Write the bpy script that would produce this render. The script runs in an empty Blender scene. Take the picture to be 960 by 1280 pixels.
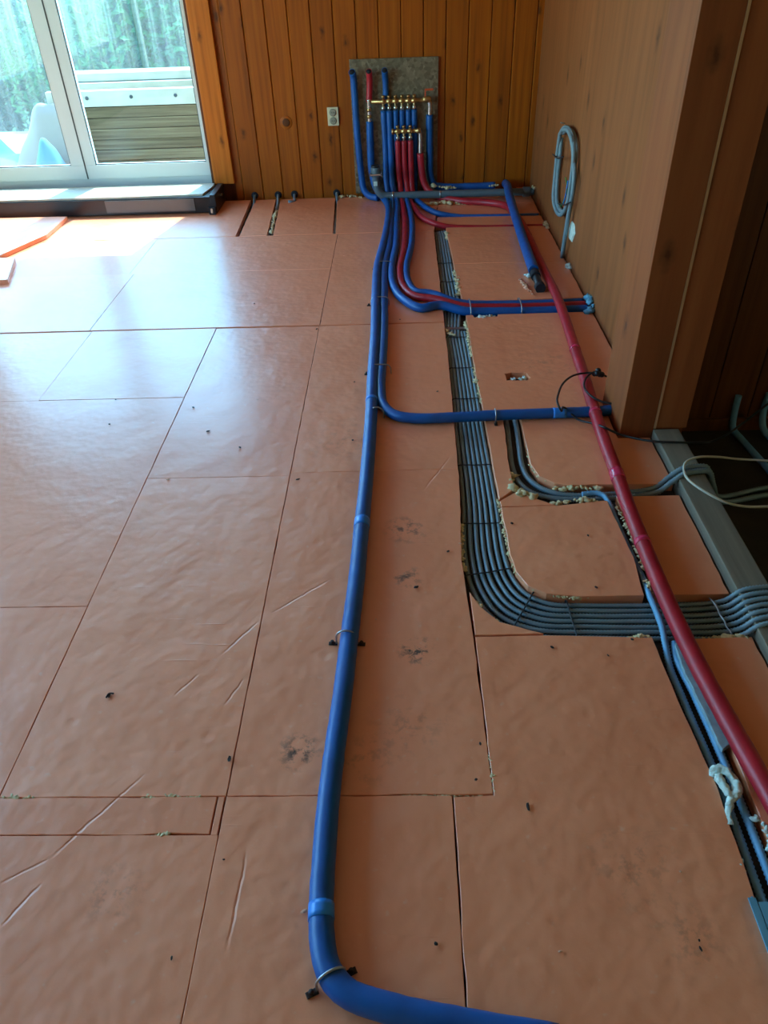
import bpy, bmesh, math, random
from mathutils import Vector, Matrix, noise
rnd = random.Random(11)
scene = bpy.context.scene
C = scene.collection

# ------------------------------------------------------------------ camera
cam_d = bpy.data.cameras.new('camera'); cam = bpy.data.objects.new('camera', cam_d); C.objects.link(cam)
cam_d.sensor_fit = 'VERTICAL'; cam_d.sensor_height = 36.0; cam_d.sensor_width = 27.0
cam_d.lens = 36.0 * 924.0 / 1280.0; cam_d.clip_start = 0.02
cam.matrix_world = Matrix(((0.99941364, 0.01726736, 0.0295672, 0.0),
                           (0.01284448, 0.61139706, -0.79121973, 0.0),
                           (-0.03173957, 0.79113556, 0.61081677, 1.5),
                           (0, 0, 0, 1)))
scene.camera = cam
# ------------------------------------------------------------------ sky, sun, exposure
world = bpy.data.worlds.new('sky'); scene.world = world; world.use_nodes = True
wn = world.node_tree; wn.nodes.clear()
wo = wn.nodes.new('ShaderNodeOutputWorld'); wb = wn.nodes.new('ShaderNodeBackground')
sk = wn.nodes.new('ShaderNodeTexSky'); sk.sky_type = 'NISHITA'; sk.sun_disc = False
sk.sun_elevation = math.radians(57); sk.sun_rotation = math.radians(12); sk.air_density = 1.2; sk.dust_density = .6; sk.ozone_density = 1.5
wt = wn.nodes.new('ShaderNodeMix'); wt.data_type = 'RGBA'; wt.blend_type = 'MULTIPLY'; wt.inputs[0].default_value = 1.0
wt.inputs[7].default_value = (0.83, 1.0, 1.07, 1)      # the photograph's cool white balance
wn.links.new(sk.outputs[0], wt.inputs[6]); wn.links.new(wt.outputs[2], wb.inputs[0]); wb.inputs[1].default_value = 0.80
wn.links.new(wb.outputs[0], wo.inputs[0])
sun_d = bpy.data.lights.new('sun', 'SUN'); sun_d.energy = 4.2; sun_d.angle = math.radians(0.6); sun_d.color = (1.0, 0.95, 0.86)
sun = bpy.data.objects.new('sun', sun_d); C.objects.link(sun)
sdir = Vector((-0.143, -0.662, -1.04)).normalized()
sun.rotation_euler = sdir.to_track_quat('-Z', 'Y').to_euler(); sun.location = (0, 9, 8)
def portal(name, loc, rot, sx, sy):
    d = bpy.data.lights.new(name, 'AREA'); d.shape = 'RECTANGLE'; d.size = sx; d.size_y = sy; d.cycles.is_portal = True
    o = bpy.data.objects.new(name, d); C.objects.link(o); o.location = loc; o.rotation_euler = rot
portal('window_portal', (-2.49, 5.97, 1.14), (-math.pi/2, 0, 0), 2.3, 2.1)
portal('side_window_portal', (-3.80, 2.1, 1.48), (0, -math.pi/2, 0), 1.96, 4.2)
vs = scene.view_settings
vs.view_transform = 'Standard'; vs.look = 'None'; vs.gamma = 1.0; vs.use_curve_mapping = False
vs.exposure = 1.45
scene.cycles.adaptive_threshold = 0.02; scene.cycles.max_bounces = 8; scene.cycles.diffuse_bounces = 5; scene.cycles.transparent_max_bounces = 16

# ------------------------------------------------------------------ helpers
def s2l(r, g, b):
    f = lambda c: (c/255/12.92) if c/255 <= .04045 else ((c/255+.055)/1.055)**2.4
    return (f(r), f(g), f(b), 1)
class NT:
    def __init__(s, name):
        s.m = bpy.data.materials.new(name); s.m.use_nodes = True; s.t = s.m.node_tree
        s.b = s.t.nodes['Principled BSDF']; s.out = s.t.nodes['Material Output']
    def n(s, typ, **kw):
        x = s.t.nodes.new('ShaderNode'+typ)
        for k, v in kw.items():
            if k == 'inp':
                for kk, vv in v.items():
                    if hasattr(vv, 'node'): s.t.links.new(vv, x.inputs[kk])
                    else: x.inputs[kk].default_value = vv
            else: setattr(x, k, v)
        return x
    def L(s, a, b): s.t.links.new(a, b)
    def mix(s, fac, a, b, mode='MIX'):
        x = s.n('Mix', data_type='RGBA', blend_type=mode)
        for v, i in ((fac, 0), (a, 6), (b, 7)):
            if hasattr(v, 'node'): s.L(v, x.inputs[i])
            else: x.inputs[i].default_value = v
        return x.outputs[2]
    def math(s, op, a, b=0.0, clamp=False):
        x = s.n('Math', operation=op, use_clamp=clamp)
        for v, i in ((a, 0), (b, 1)):
            if hasattr(v, 'node'): s.L(v, x.inputs[i])
            else: x.inputs[i].default_value = v
        return x.outputs[0]
    def ramp(s, v, stops):
        x = s.n('ValToRGB'); s.L(v, x.inputs[0]); e = x.color_ramp.elements
        while len(e) < len(stops): e.new(0.5)
        for el, (p, c) in zip(e, stops): el.position = p; el.color = c if len(c) == 4 else (*c, 1)
        return x.outputs[0]
    def noise(s, vec, scale, detail=3, rough=.5):
        x = s.n('TexNoise', inp={'Scale': scale, 'Detail': detail, 'Roughness': rough}); s.L(vec, x.inputs['Vector']); return x.outputs[0]
    def bump(s, h, strength, dist, prev=None):
        x = s.n('Bump', inp={'Strength': strength, 'Distance': dist}); s.L(h, x.inputs['Height'])
        if prev: s.L(prev, x.inputs['Normal'])
        return x.outputs[0]
    def pos(s): return s.n('NewGeometry').outputs['Position']
    def obj(s): return s.n('TexCoord').outputs['Object']
    def mapping(s, vec, scale=(1, 1, 1), rot=(0, 0, 0), loc=(0, 0, 0)):
        x = s.n('Mapping', inp={'Scale': scale, 'Rotation': rot, 'Location': loc}); s.L(vec, x.inputs['Vector']); return x.outputs[0]
def plain(name, col, rough=.5, metal=0., var=.15, scale=25, bump=.0, spec=.5):
    k = NT(name); p = k.pos(); nz = k.noise(p, scale, 4)
    dark = tuple(c*(1-var) for c in col[:3])+(1,); light = tuple(min(1, c*(1+var)) for c in col[:3])+(1,)
    k.L(k.ramp(nz, [(.3, dark), (.7, light)]), k.b.inputs['Base Color'])
    k.b.inputs['Roughness'].default_value = rough; k.b.inputs['Metallic'].default_value = metal
    k.b.inputs['Specular IOR Level'].default_value = spec
    if bump: k.L(k.bump(k.noise(p, scale*4, 3), bump, .004), k.b.inputs['Normal'])
    return k.m
def wood(name, c_dark, c_mid, c_light, rough=.45, knots=True, knot_scale=4.4, grain=1.0, axis=2, spec=.3):
    k = NT(name); o = k.obj(); r = k.n('ObjectInfo').outputs['Random']
    off = k.n('CombineXYZ'); k.L(k.math('MULTIPLY', r, 37.0), off.inputs[0]); k.L(k.math('MULTIPLY', r, 91.0), off.inputs[1]); k.L(k.math('MULTIPLY', r, 63.0), off.inputs[2])
    v = k.n('VectorMath', operation='ADD'); k.L(k.pos(), v.inputs[0]); k.L(off.outputs[0], v.inputs[1]); v = v.outputs[0]
    def sc(a, b):
        q = [a, a, a]; q[axis] = b; return tuple(q)
    warp = k.noise(k.mapping(v, sc(5, 1.5)), 1.0, 2)
    g1 = k.noise(k.mapping(v, sc(38*grain, 1.1)), 1.0, 5, .6)
    g2 = k.noise(k.mapping(v, sc(7, .7)), 1.0, 3)
    col = k.ramp(g1, [(.28, c_dark), (.5, c_mid), (.75, c_light)])
    col = k.mix(k.ramp(g2, [(.35, (0, 0, 0)), (.75, (.45, .45, .45))]), col, c_dark)
    if knots:
        vo = k.n('TexVoronoi', feature='F1', voronoi_dimensions='2D', inp={'Scale': knot_scale, 'Randomness': 1.0})
        wv = k.n('VectorMath', operation='ADD'); sp = k.n('SeparateXYZ'); k.L(v, sp.inputs[0]); cb_ = k.n('CombineXYZ'); k.L(k.math('ADD', sp.outputs[0], sp.outputs[1]), cb_.inputs[0]); k.L(k.math('MULTIPLY', sp.outputs[2], .5), cb_.inputs[1]); k.L(cb_.outputs[0], wv.inputs[0])
        nn = k.n('TexNoise', inp={'Scale': 30.0}); k.L(v, nn.inputs['Vector'])
        sv = k.n('VectorMath', operation='SCALE', inp={'Scale': .03}); k.L(nn.outputs['Color'], sv.inputs[0]); k.L(sv.outputs[0], wv.inputs[1])
        k.L(wv.outputs[0], vo.inputs['Vector'])
        kd = vo.outputs['Distance']
        col = k.mix(k.ramp(kd, [(.02, (.8, .8, .8)), (.05, (.4, .4, .4)), (.11, (0, 0, 0))]), col, tuple(c*.3 for c in c_dark[:3])+(1,))
    col = k.mix(.35, col, k.mix(r, (.72, .70, .66, 1), (1.1, 1.08, 1.05, 1)), 'MULTIPLY')
    k.L(col, k.b.inputs['Base Color']); k.b.inputs['Roughness'].default_value = rough; k.b.inputs['Specular IOR Level'].default_value = spec
    k.L(k.bump(g1, .15, .002), k.b.inputs['Normal'])
    return k.m

M = {}
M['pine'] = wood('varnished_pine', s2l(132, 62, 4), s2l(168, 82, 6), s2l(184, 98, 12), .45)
M['casing'] = wood('window_casing_pine', s2l(170, 86, 16), s2l(206, 110, 26), s2l(220, 126, 40), .4)
M['glulam'] = wood('planed_timber_wall', s2l(126, 70, 34), s2l(146, 82, 42), s2l(160, 92, 50), .55, knot_scale=3.4, grain=.45)
M['postwood'] = wood('post_timber', s2l(126, 64, 30), s2l(146, 76, 38), s2l(158, 88, 46), .5, knot_scale=3.6, grain=.5)
M['batten'] = wood('pale_board_edge', s2l(176, 124, 84), s2l(196, 144, 102), s2l(210, 160, 118), .5, knots=False)
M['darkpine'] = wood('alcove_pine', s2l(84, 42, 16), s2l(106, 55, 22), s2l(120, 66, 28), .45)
M['greywood'] = wood('weathered_joist', s2l(104, 92, 76), s2l(122, 110, 94), s2l(138, 126, 108), .75, axis=1, knots=False)
M['oldplank'] = wood('weathered_planks', s2l(78, 64, 46), s2l(122, 102, 74), s2l(160, 140, 106), .8, axis=0, grain=1.2, knots=False)
M['blue'] = plain('blue_pipe_foam', s2l(2, 84, 156), .42, var=.18, scale=14, bump=.06)
M['red'] = plain('red_pipe_foam', s2l(172, 28, 42), .42, var=.18, scale=14, bump=.06)
M['bluetape'] = plain('light_blue_tape', s2l(40, 130, 215), .3, var=.08)
M['redtape'] = plain('pink_red_tape', s2l(210, 50, 84), .25, var=.08)
M['conduit'] = plain('grey_conduit', s2l(120, 138, 146), .48, var=.10, scale=30)
M['conduit2'] = plain('blue_grey_conduit', s2l(108, 160, 196), .48, var=.10, scale=30)
M['drain'] = plain('grey_drain_pvc', s2l(92, 108, 116), .35, var=.08)
M['black'] = plain('black_plastic', s2l(26, 26, 30), .4, var=.1)
M['bore'] = plain('dark_pipe_bore', s2l(16, 18, 30), .8, var=.1)
M['cable'] = plain('black_cable_sheath', s2l(24, 22, 24), .45, var=.1)
M['whitecable'] = plain('beige_cable_sheath', s2l(196, 186, 166), .5, var=.08)
M['foam'] = plain('sealing_foam', s2l(214, 192, 146), .85, var=.18, scale=60, bump=.5)
M['foamwhite'] = plain('pale_sealing_foam', s2l(206, 222, 214), .8, var=.12, scale=60, bump=.5)
M['brass'] = plain('brass', s2l(196, 160, 104), .3, .9, var=.15)
M['nickel'] = plain('nickel', s2l(210, 206, 196), .25, .9, var=.1)
M['handle'] = plain('orange_handle', s2l(200, 80, 40), .4)
M['pvc'] = plain('white_window_pvc', s2l(214, 222, 220), .35, var=.03, scale=4)
M['gasket'] = plain('grey_gasket', s2l(70, 76, 78), .6)
M['socket'] = plain('cream_socket', s2l(222, 208, 172), .35, var=.04)
M['socket_in'] = plain('socket_well', s2l(150, 142, 122), .4, var=.05)
M['heater'] = plain('black_heater_case', s2l(22, 24, 28), .28, var=.2, scale=6)
M['heaterface'] = plain('brushed_heater_face', s2l(92, 96, 98), .32, .5, var=.1, scale=5)
M['card'] = plain('protective_board', s2l(196, 196, 178), .7, var=.1, scale=6)
M['slab'] = plain('grey_screed', s2l(62, 54, 48), .9, var=.3, scale=10, bump=.3)
M['pit'] = plain('dark_subfloor', s2l(46, 36, 26), .9, var=.35, scale=8, bump=.4)
M['plasterwall'] = plain('room_wall', s2l(206, 170, 126), .7, var=.1, scale=3)
M['ceiling'] = plain('ceiling_boards', s2l(228, 208, 178), .6, var=.08, scale=3)
M['plaster'] = plain('white_filler', s2l(206, 214, 202), .8, var=.1, scale=50, bump=.4)
M['film'] = plain('grey_foam_film', s2l(138, 160, 166), .6, var=.2, scale=40, bump=.4)
M['tie'] = plain('dark_tie', s2l(40, 42, 46), .5)
M['steel'] = plain('galvanised_strap', s2l(168, 170, 172), .35, .85, var=.2, scale=60)
M['rust'] = plain('dark_screw', s2l(58, 38, 30), .6, .3, var=.3)
M['chip'] = plain('dark_debris', s2l(50, 36, 30), .8)
M['chiplight'] = plain('insulation_crumb', s2l(226, 168, 136), .8)
M['bracket'] = plain('pale_blue_channel', s2l(98, 154, 180), .4, var=.06)
M['cloth'] = plain('white_sheet', s2l(160, 150, 140), .85, var=.06, scale=3)
M['bluecloth'] = plain('pale_blue_sheet', s2l(100, 140, 158), .8, var=.1, scale=4)
M['whiteplank'] = plain('white_painted_plank', s2l(196, 190, 172), .6, var=.1, scale=8)
M['leaf'] = plain('leaves', s2l(74, 118, 50), .6, var=.35, scale=3)
M['leafdark'] = plain('leaves_dark', s2l(40, 76, 44), .6, var=.35, scale=3)
M['stem'] = plain('bark', s2l(80, 62, 44), .9)
M['ground'] = plain('lawn', s2l(96, 132, 70), .9, var=.3, scale=2)
M['terrace'] = plain('pale_terrace', s2l(190, 190, 180), .8, var=.1, scale=3)

# speckled sheet metal plate
k = NT('speckled_zinc_sheet'); p = k.pos()
vo = k.n('TexVoronoi', feature='F1', inp={'Scale': 55.0}); k.L(p, vo.inputs['Vector'])
k.L(k.mix(k.noise(p, 12, 3), k.ramp(vo.outputs['Color'], [(.2, s2l(104, 92, 74)), (.8, s2l(170, 158, 134))]), s2l(120, 106, 84)), k.b.inputs['Base Color'])
k.b.inputs['Metallic'].default_value = .55; k.b.inputs['Roughness'].default_value = .45; M['zinc'] = k.m
# window glass and clear corrugated plastic: see-through plus a mirror share
def clear(name, tint, gloss, white):
    k = NT(name); k.t.nodes.remove(k.b)
    tr = k.n('BsdfTransparent', inp={'Color': tint}); gl = k.n('BsdfGlossy', inp={'Roughness': .03, 'Color': (1, 1, 1, 1)})
    lw = k.n('LayerWeight', inp={'Blend': .5})                       # Schlick reflectance, the same from both faces
    fr = k.math('ADD', k.math('MULTIPLY', k.math('POWER', lw.outputs['Facing'], 5.0), .96), .04)
    a = k.n('MixShader'); k.L(k.math('MULTIPLY', fr, gloss), a.inputs[0]); k.L(tr.outputs[0], a.inputs[1]); k.L(gl.outputs[0], a.inputs[2])
    last = a.outputs[0]
    if white:
        tl = k.n('BsdfTranslucent', inp={'Color': (.9, .97, 1, 1)}); b = k.n('MixShader', inp={0: white}); k.L(last, b.inputs[1]); k.L(tl.outputs[0], b.inputs[2]); last = b.outputs[0]
    k.L(last, k.out.inputs[0]); return k.m
M['glass'] = clear('window_glass', (.86, .99, .985, 1), 1.0, 0)
M['poly'] = clear('clear_corrugated_plastic', (.54, .82, .86, 1), 1.0, .085)

# insulation board: orange-pink extruded foam with dents, scuffs and foot marks
k = NT('orange_insulation_foam'); p = k.pos(); r = k.n('ObjectInfo').outputs['Random']
base = k.mix(r, s2l(243, 150, 106), s2l(250, 160, 116))
base = k.mix(k.ramp(k.noise(p, 2.2, 4), [(.35, (0, 0, 0)), (.75, (.5, .5, .5))]), base, s2l(230, 134, 88))
base = k.mix(k.ramp(k.noise(p, 46, 2), [(.66, (0, 0, 0)), (.8, (.4, .4, .4))]), base, s2l(236, 186, 160))
spots = k.noise(p, 26, 5, .7)
for (cx, cy, rad, amt) in ((0.025, 1.335, .06, 1.6), (.0, 1.85, .08, 1.0), (0.0, 1.62, .06, 1.0), (-.26, 1.03, .06, 1.4), (-.11, 1.0, .1, .3), (.45, .75, .12, .3), (.52, .62, .08, .35), (-.22, 2.4, .2, .22), (.62, 3.0, .2, .25), (.0, 1.1, .12, .3), (-.6, .7, .08, .35)):
    dm = k.n('VectorMath', operation='DISTANCE'); k.L(p, dm.inputs[0]); dm.inputs[1].default_value = (cx, cy, 0)
    m_ = k.n('MapRange', inp={'From Min': 0.0, 'From Max': rad, 'To Min': 1.0, 'To Max': 0.0}); k.L(dm.outputs['Value'], m_.inputs['Value'])
    fac = k.math('MULTIPLY', k.ramp(spots, [(.50, (0, 0, 0)), (.62, (1, 1, 1))]), k.math('MULTIPLY', m_.outputs[0], amt), True)
    base = k.mix(fac, base, s2l(70, 52, 44))
k.L(base, k.b.inputs['Base Color'])
k.b.inputs['Roughness'].default_value = .46; k.b.inputs['Specular IOR Level'].default_value = .8
k.b.inputs['Coat Weight'].default_value = .55; k.b.inputs['Coat Roughness'].default_value = .24
h1 = k.noise(p, 5.5, 3, .55); h2 = k.noise(p, 22, 4, .6); h3 = k.noise(p, 140, 2)
nb = k.bump(h1, .42, .022); nb = k.bump(h2, .22, .006, nb); nb = k.bump(h3, .08, .001, nb)
sc_ = k.noise(k.mapping(p, (2.0, 60, 1), (0, 0, math.radians(-48))), 1.0, 2)          # long diagonal scuffs
msk = k.ramp(k.noise(p, 2.6, 2), [(.52, (0, 0, 0)), (.62, (1, 1, 1))])
nb = k.bump(k.math('MULTIPLY', k.ramp(sc_, [(.66, (0, 0, 0)), (.74, (1, 1, 1))]), msk), .35, .004, nb)
dv = k.n('TexVoronoi', feature='F1', inp={'Scale': 7.0}); k.L(p, dv.inputs['Vector'])            # round dents
nb = k.bump(k.ramp(dv.outputs['Distance'], [(.04, (0, 0, 0)), (.13, (1, 1, 1))]), .25, .004, nb)
# single pressed-in creases: centre x, y, angle, half length
crease = None
for (cx, cy, an, hl) in ((-0.782, 0.680, 1.029, 0.049), (-0.802, 0.747, 0.542, 0.048), (-0.685, 0.873, 0.926, 0.127), (-0.459, 1.391, 0.972, 0.074), (-0.444, 1.205, 1.159, 0.044), (-0.573, 1.229, 1.000, 0.043), (-0.306, 1.553, 0.721, 0.106), (0.114, 2.166, 1.106, 0.118), (-0.349, 0.693, 1.527, 0.101)):
    mp = k.n('Mapping', vector_type='TEXTURE', inp={'Location': (cx, cy, 0), 'Rotation': (0, 0, an)}); k.L(p, mp.inputs['Vector'])
    sx = k.n('SeparateXYZ'); k.L(mp.outputs[0], sx.inputs[0])
    wob = k.math('ADD', sx.outputs[1], k.math('MULTIPLY', k.math('SUBTRACT', h2, .5), .012))
    across = k.math('SUBTRACT', 1.0, k.math('DIVIDE', k.math('ABSOLUTE', wob), .0045), True)
    along = k.math('SUBTRACT', 1.0, k.math('POWER', k.math('DIVIDE', k.math('ABSOLUTE', sx.outputs[0]), hl), 3.0), True)
    c_ = k.math('MULTIPLY', across, along)
    crease = c_ if crease is None else k.math('MAXIMUM', crease, c_)
nb = k.bump(k.math('MULTIPLY', crease, -1.0), .42, .004, nb)
k.L(nb, k.b.inputs['Normal']); M['xps'] = k.m

# ------------------------------------------------------------------ mesh helpers
def link(name, me, m, parent=None):
    o = bpy.data.objects.new(name, me); C.objects.link(o)
    if m is not None and len(me.materials) == 0: me.materials.append(M[m])
    if parent is not None: o.parent = parent
    return o
def tag(o, label, cat, group=None):
    o['label'] = label; o['category'] = cat
    if group: o['group'] = group
    return o
def struct(o): o['kind'] = 'structure'; return o
def thing(name, label, cat, loc, group=None):
    o = bpy.data.objects.new(name, None); C.objects.link(o); o.location = loc; o.empty_display_size = .05
    return tag(o, label, cat, group)
def child(name, me, m, t):
    o = link(name, me, m); o.parent = t
    q = t
    off = Vector((0, 0, 0))
    while q is not None: off += q.location; q = q.parent
    o.location = -off
    return o
def finish(bm, name, smooth=False):
    bmesh.ops.recalc_face_normals(bm, faces=bm.faces)
    me = bpy.data.meshes.new(name); bm.to_mesh(me); bm.free()
    if smooth:
        for pl in me.polygons: pl.use_smooth = True
    return me
def add_box(bm, lo, hi, bev=0.0):
    g = bmesh.ops.create_cube(bm, size=1.0); vs_ = g['verts']
    for v in vs_:
        v.co = Vector([(lo[i]+hi[i])/2 + v.co[i]*(hi[i]-lo[i]) for i in range(3)])
    if bev:
        es = list({e for v in vs_ for e in v.link_edges})
        bmesh.ops.bevel(bm, geom=es, offset=bev, segments=2, affect='EDGES', profile=.7)
def box(name, lo, hi, bev=0.0):
    bm = bmesh.new(); add_box(bm, lo, hi, bev); return finish(bm, name)
def boxes(name, lst, bev=0.0):
    bm = bmesh.new()
    for lo, hi in lst: add_box(bm, lo, hi, bev)
    return finish(bm, name)
def catmull(pts, step):
    P = [Vector(p) for p in pts]
    if len(P) == 2:
        n = max(1, int((P[1]-P[0]).length/step)); return [P[0].lerp(P[1], i/n) for i in range(n+1)]
    P = [P[0]*2-P[1]] + P + [P[-1]*2-P[-2]]
    dense = []
    for i in range(1, len(P)-2):
        p0, p1, p2, p3 = P[i-1:i+3]
        # centripetal spacing keeps uneven control points from overshooting
        t0 = 0; t1 = t0+max(1e-6, (p1-p0).length)**.5; t2 = t1+max(1e-6, (p2-p1).length)**.5; t3 = t2+max(1e-6, (p3-p2).length)**.5
        n = max(4, int((p2-p1).length/step*2))
        for j in range(n):
            t = t1+(t2-t1)*j/n
            a1 = p0*((t1-t)/(t1-t0))+p1*((t-t0)/(t1-t0)); a2 = p1*((t2-t)/(t2-t1))+p2*((t-t1)/(t2-t1)); a3 = p2*((t3-t)/(t3-t2))+p3*((t-t2)/(t3-t2))
            b1 = a1*((t2-t)/(t2-t0))+a2*((t-t0)/(t2-t0)); b2 = a2*((t3-t)/(t3-t1))+a3*((t-t1)/(t3-t1))
            dense.append(b1*((t2-t)/(t2-t1))+b2*((t-t1)/(t2-t1)))
    dense.append(P[-2])
    out = [dense[0]]; acc = 0
    for a, b in zip(dense, dense[1:]):
        seg = (b-a).length
        if seg < 1e-9: continue
        d = step-acc
        while d <= seg:
            out.append(a.lerp(b, d/seg)); d += step
        acc = (acc+seg) % step
    if (out[-1]-dense[-1]).length > step*.3: out.append(dense[-1])
    return out
def tube_mesh(name, pts, r, sides=14, step=.02, rib=None, rfun=None, smooth_path=True, cap=True, jitter=0, lump=0):
    if rib: step = rib[0]/2
    P = catmull(pts, step) if smooth_path else [Vector(p) for p in pts]
    n = len(P); bm = bmesh.new(); rings = []
    T = [(P[min(i+1, n-1)]-P[max(i-1, 0)]).normalized() for i in range(n)]
    up = Vector((0, 0, 1)) if abs(T[0].z) < .9 else Vector((0, 1, 0))
    N = (up-T[0]*up.dot(T[0])).normalized()
    for i in range(n):
        N = (N-T[i]*N.dot(T[i])).normalized(); B = T[i].cross(N)
        rr = r if rfun is None else r*rfun(i/(n-1))
        if rib and (i % 2): rr -= rib[1]
        if jitter: rr *= 1+jitter*noise.noise(P[i]*40)
        rings.append([bm.verts.new(P[i]+(N*math.cos(a)+B*math.sin(a))*rr) for a in [2*math.pi*j/sides for j in range(sides)]])
    for a, b in zip(rings, rings[1:]):
        for j in range(sides): bm.faces.new((a[j], a[(j+1) % sides], b[(j+1) % sides], b[j]))
    if cap: bm.faces.new(rings[0][::-1]); bm.faces.new(rings[-1])
    if lump:
        for v in bm.verts: v.co += noise.noise_vector(v.co*95)*lump + noise.noise_vector(v.co*230)*lump*.5
    me = finish(bm, name)
    for pl in me.polygons: pl.use_smooth = len(pl.vertices) == 4
    return me
def lathe(name, prof, axis_o, axis_d, sides=20):
    d = Vector(axis_d).normalized(); u = d.orthogonal().normalized(); w = d.cross(u); o = Vector(axis_o); bm = bmesh.new(); rings = []
    for (t, r) in prof:
        rings.append([bm.verts.new(o+d*t+(u*math.cos(a)+w*math.sin(a))*max(r, 1e-5)) for a in [2*math.pi*j/sides for j in range(sides)]])
    for a, b in zip(rings, rings[1:]):
        for j in range(sides): bm.faces.new((a[j], a[(j+1) % sides], b[(j+1) % sides], b[j]))
    bm.faces.new(rings[0][::-1]); bm.faces.new(rings[-1])
    me = finish(bm, name)
    for pl in me.polygons: pl.use_smooth = len(pl.vertices) == 4
    return me
def inset_poly(P, d):
    n = len(P); ar = sum(P[i][0]*P[(i+1) % n][1]-P[(i+1) % n][0]*P[i][1] for i in range(n)); s = 1 if ar > 0 else -1; out = []
    for i in range(n):
        a, b, c = Vector(P[i-1]), Vector(P[i]), Vector(P[(i+1) % n])
        e1 = (b-a).normalized(); e2 = (c-b).normalized(); n1 = Vector((-e1.y, e1.x))*s; n2 = Vector((-e2.y, e2.x))*s
        m = n1+n2; L = m.length
        if L < .2: out.append(b+n1*d); continue
        m /= L; out.append(b+m*(d/max(.35, m.dot(n1))))
    return [(q.x, q.y) for q in out]
def rough_poly(P, amp, seg, seed):
    out = []; n = len(P)
    for i in range(n):
        a, b = Vector(P[i]), Vector(P[(i+1) % n]); L = (b-a).length; kk = max(1, int(L/seg)); nn = Vector((-(b-a).y, (b-a).x))/max(L, 1e-6)
        for j in range(kk):
            q = a.lerp(b, j/kk); w = 0 if j == 0 else amp*noise.noise(Vector((q.x*17, q.y*17, seed*3.1)))+amp*.6*noise.noise(Vector((q.x*60, q.y*60, seed*5.3)))
            out.append((q.x+nn.x*w, q.y+nn.y*w))
    return out
def slab_mesh(name, P, z0, z1, gap=.0008, rough=.0012, seg=.04, bev=.0012, tilt=(0, 0), holes=None):
    sd = rnd.random()*50
    A = rough_poly(inset_poly(P, gap), rough, seg, sd); B = inset_poly(A, bev)
    cx = sum(q[0] for q in P)/len(P); cy = sum(q[1] for q in P)/len(P)
    zz = lambda q: tilt[0]*(q[0]-cx)+tilt[1]*(q[1]-cy)
    bm = bmesh.new()
    lo = [bm.verts.new((q[0], q[1], z0)) for q in A]; mid = [bm.verts.new((q[0], q[1], z1-bev+zz(q))) for q in A]; top = [bm.verts.new((q[0], q[1], z1+zz(q))) for q in B]
    n = len(A)
    for a, b in ((lo, mid), (mid, top)):
        for j in range(n): bm.faces.new((a[j], a[(j+1) % n], b[(j+1) % n], b[j]))
    if not holes:
        ft = bm.faces.new(top); fb = bm.faces.new(lo[::-1]); ft.normal_update(); fb.normal_update()
        bmesh.ops.triangulate(bm, faces=[ft, fb], ngon_method='EAR_CLIP')
    else:
        loops = {'t': [top], 'b': [lo]}
        for hp in holes:
            hp = rough_poly(hp, .003, .012, sd)
            hl = [bm.verts.new((q[0], q[1], z0)) for q in hp]; ht = [bm.verts.new((q[0], q[1], z1+zz(q))) for q in hp]; m_ = len(hp)
            for j in range(m_): bm.faces.new((hl[j], ht[j], ht[(j+1) % m_], hl[(j+1) % m_]))
            loops['t'].append(ht); loops['b'].append(hl)
        for lps in loops.values():
            es = [bm.edges.get((lp[j], lp[(j+1) % len(lp)])) or bm.edges.new((lp[j], lp[(j+1) % len(lp)])) for lp in lps for j in range(len(lp))]
            bmesh.ops.triangle_fill(bm, edges=es, use_beauty=True)
    return finish(bm, name)

# ------------------------------------------------------------------ the setting
DEP = -0.032      # underside of the insulation boards / bottom of the conduit channels
floor_o = struct(link('floor', box('floor', (-3.75, -2.2, -.20), (.925, 5.84, DEP)), 'slab'))
pit = struct(link('floor_alcove', box('floor_alcove', (.925, -2.2, -.24), (2.6, 2.66, -.14)), 'pit'))
n_b = 0
def board(P, **kw):
    global n_b
    n_b += 1
    kw.setdefault('tilt', (rnd.uniform(-.0008, .0008), rnd.uniform(-.0008, .0008)))
    z = kw.pop('z', rnd.uniform(-.0012, .0012))
    me = slab_mesh('insulation_board', P, DEP, z, **kw)
    return child('insulation_board', me, 'xps', floor_o)
def rect(x0, x1, y0, y1, **kw): return board([(x0, y0), (x1, y0), (x1, y1), (x0, y1)], **kw)
XA = -.412
# left of the long seam
rect(-1.62, -1.0, -1.2, .825); rect(-1.0, -.412, -1.2, .825); rect(-2.8, -1.62, -1.2, .825)
rect(-2.8, -.432, .825, .914, rough=.004); rect(-.430, -.414, .822, .914)
rect(-2.14, -.928, .914, 1.52); rect(-3.3, -2.14, .914, 1.52)
rect(-.928, XA, .914, 2.164)
rect(-2.14, -.928, 1.52, 2.76); rect(-3.3, -2.14, 1.52, 2.76)
rect(-.928, XA, 2.164, 3.463); rect(-1.555, -.928, 2.76, 3.463); rect(-2.74, -1.555, 2.76, 3.463); rect(-3.74, -2.74, 2.76, 3.463)
rect(-1.572, XA, 3.474, 4.272); rect(-2.76, -1.572, 3.474, 4.272); rect(-3.74, -2.76, 3.474, 4.272)
rect(-1.60, XA, 4.272, 4.925); rect(-2.80, -1.60, 4.272, 4.925); rect(-3.74, -2.80, 4.272, 4.925)
board([(-2.6, 4.93), (-1.085, 4.93), (-1.118, 5.79), (-2.6, 5.79)]); rect(-3.74, -2.6, 4.93, 5.79)
board([(-1.062, 4.93), (-.878, 4.93), (-.93, 5.79), (-1.085, 5.79)], rough=.003)
board([(-.838, 4.93), (-.445, 4.93), (-.487, 5.79), (-.895, 5.79)], rough=.003)
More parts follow.
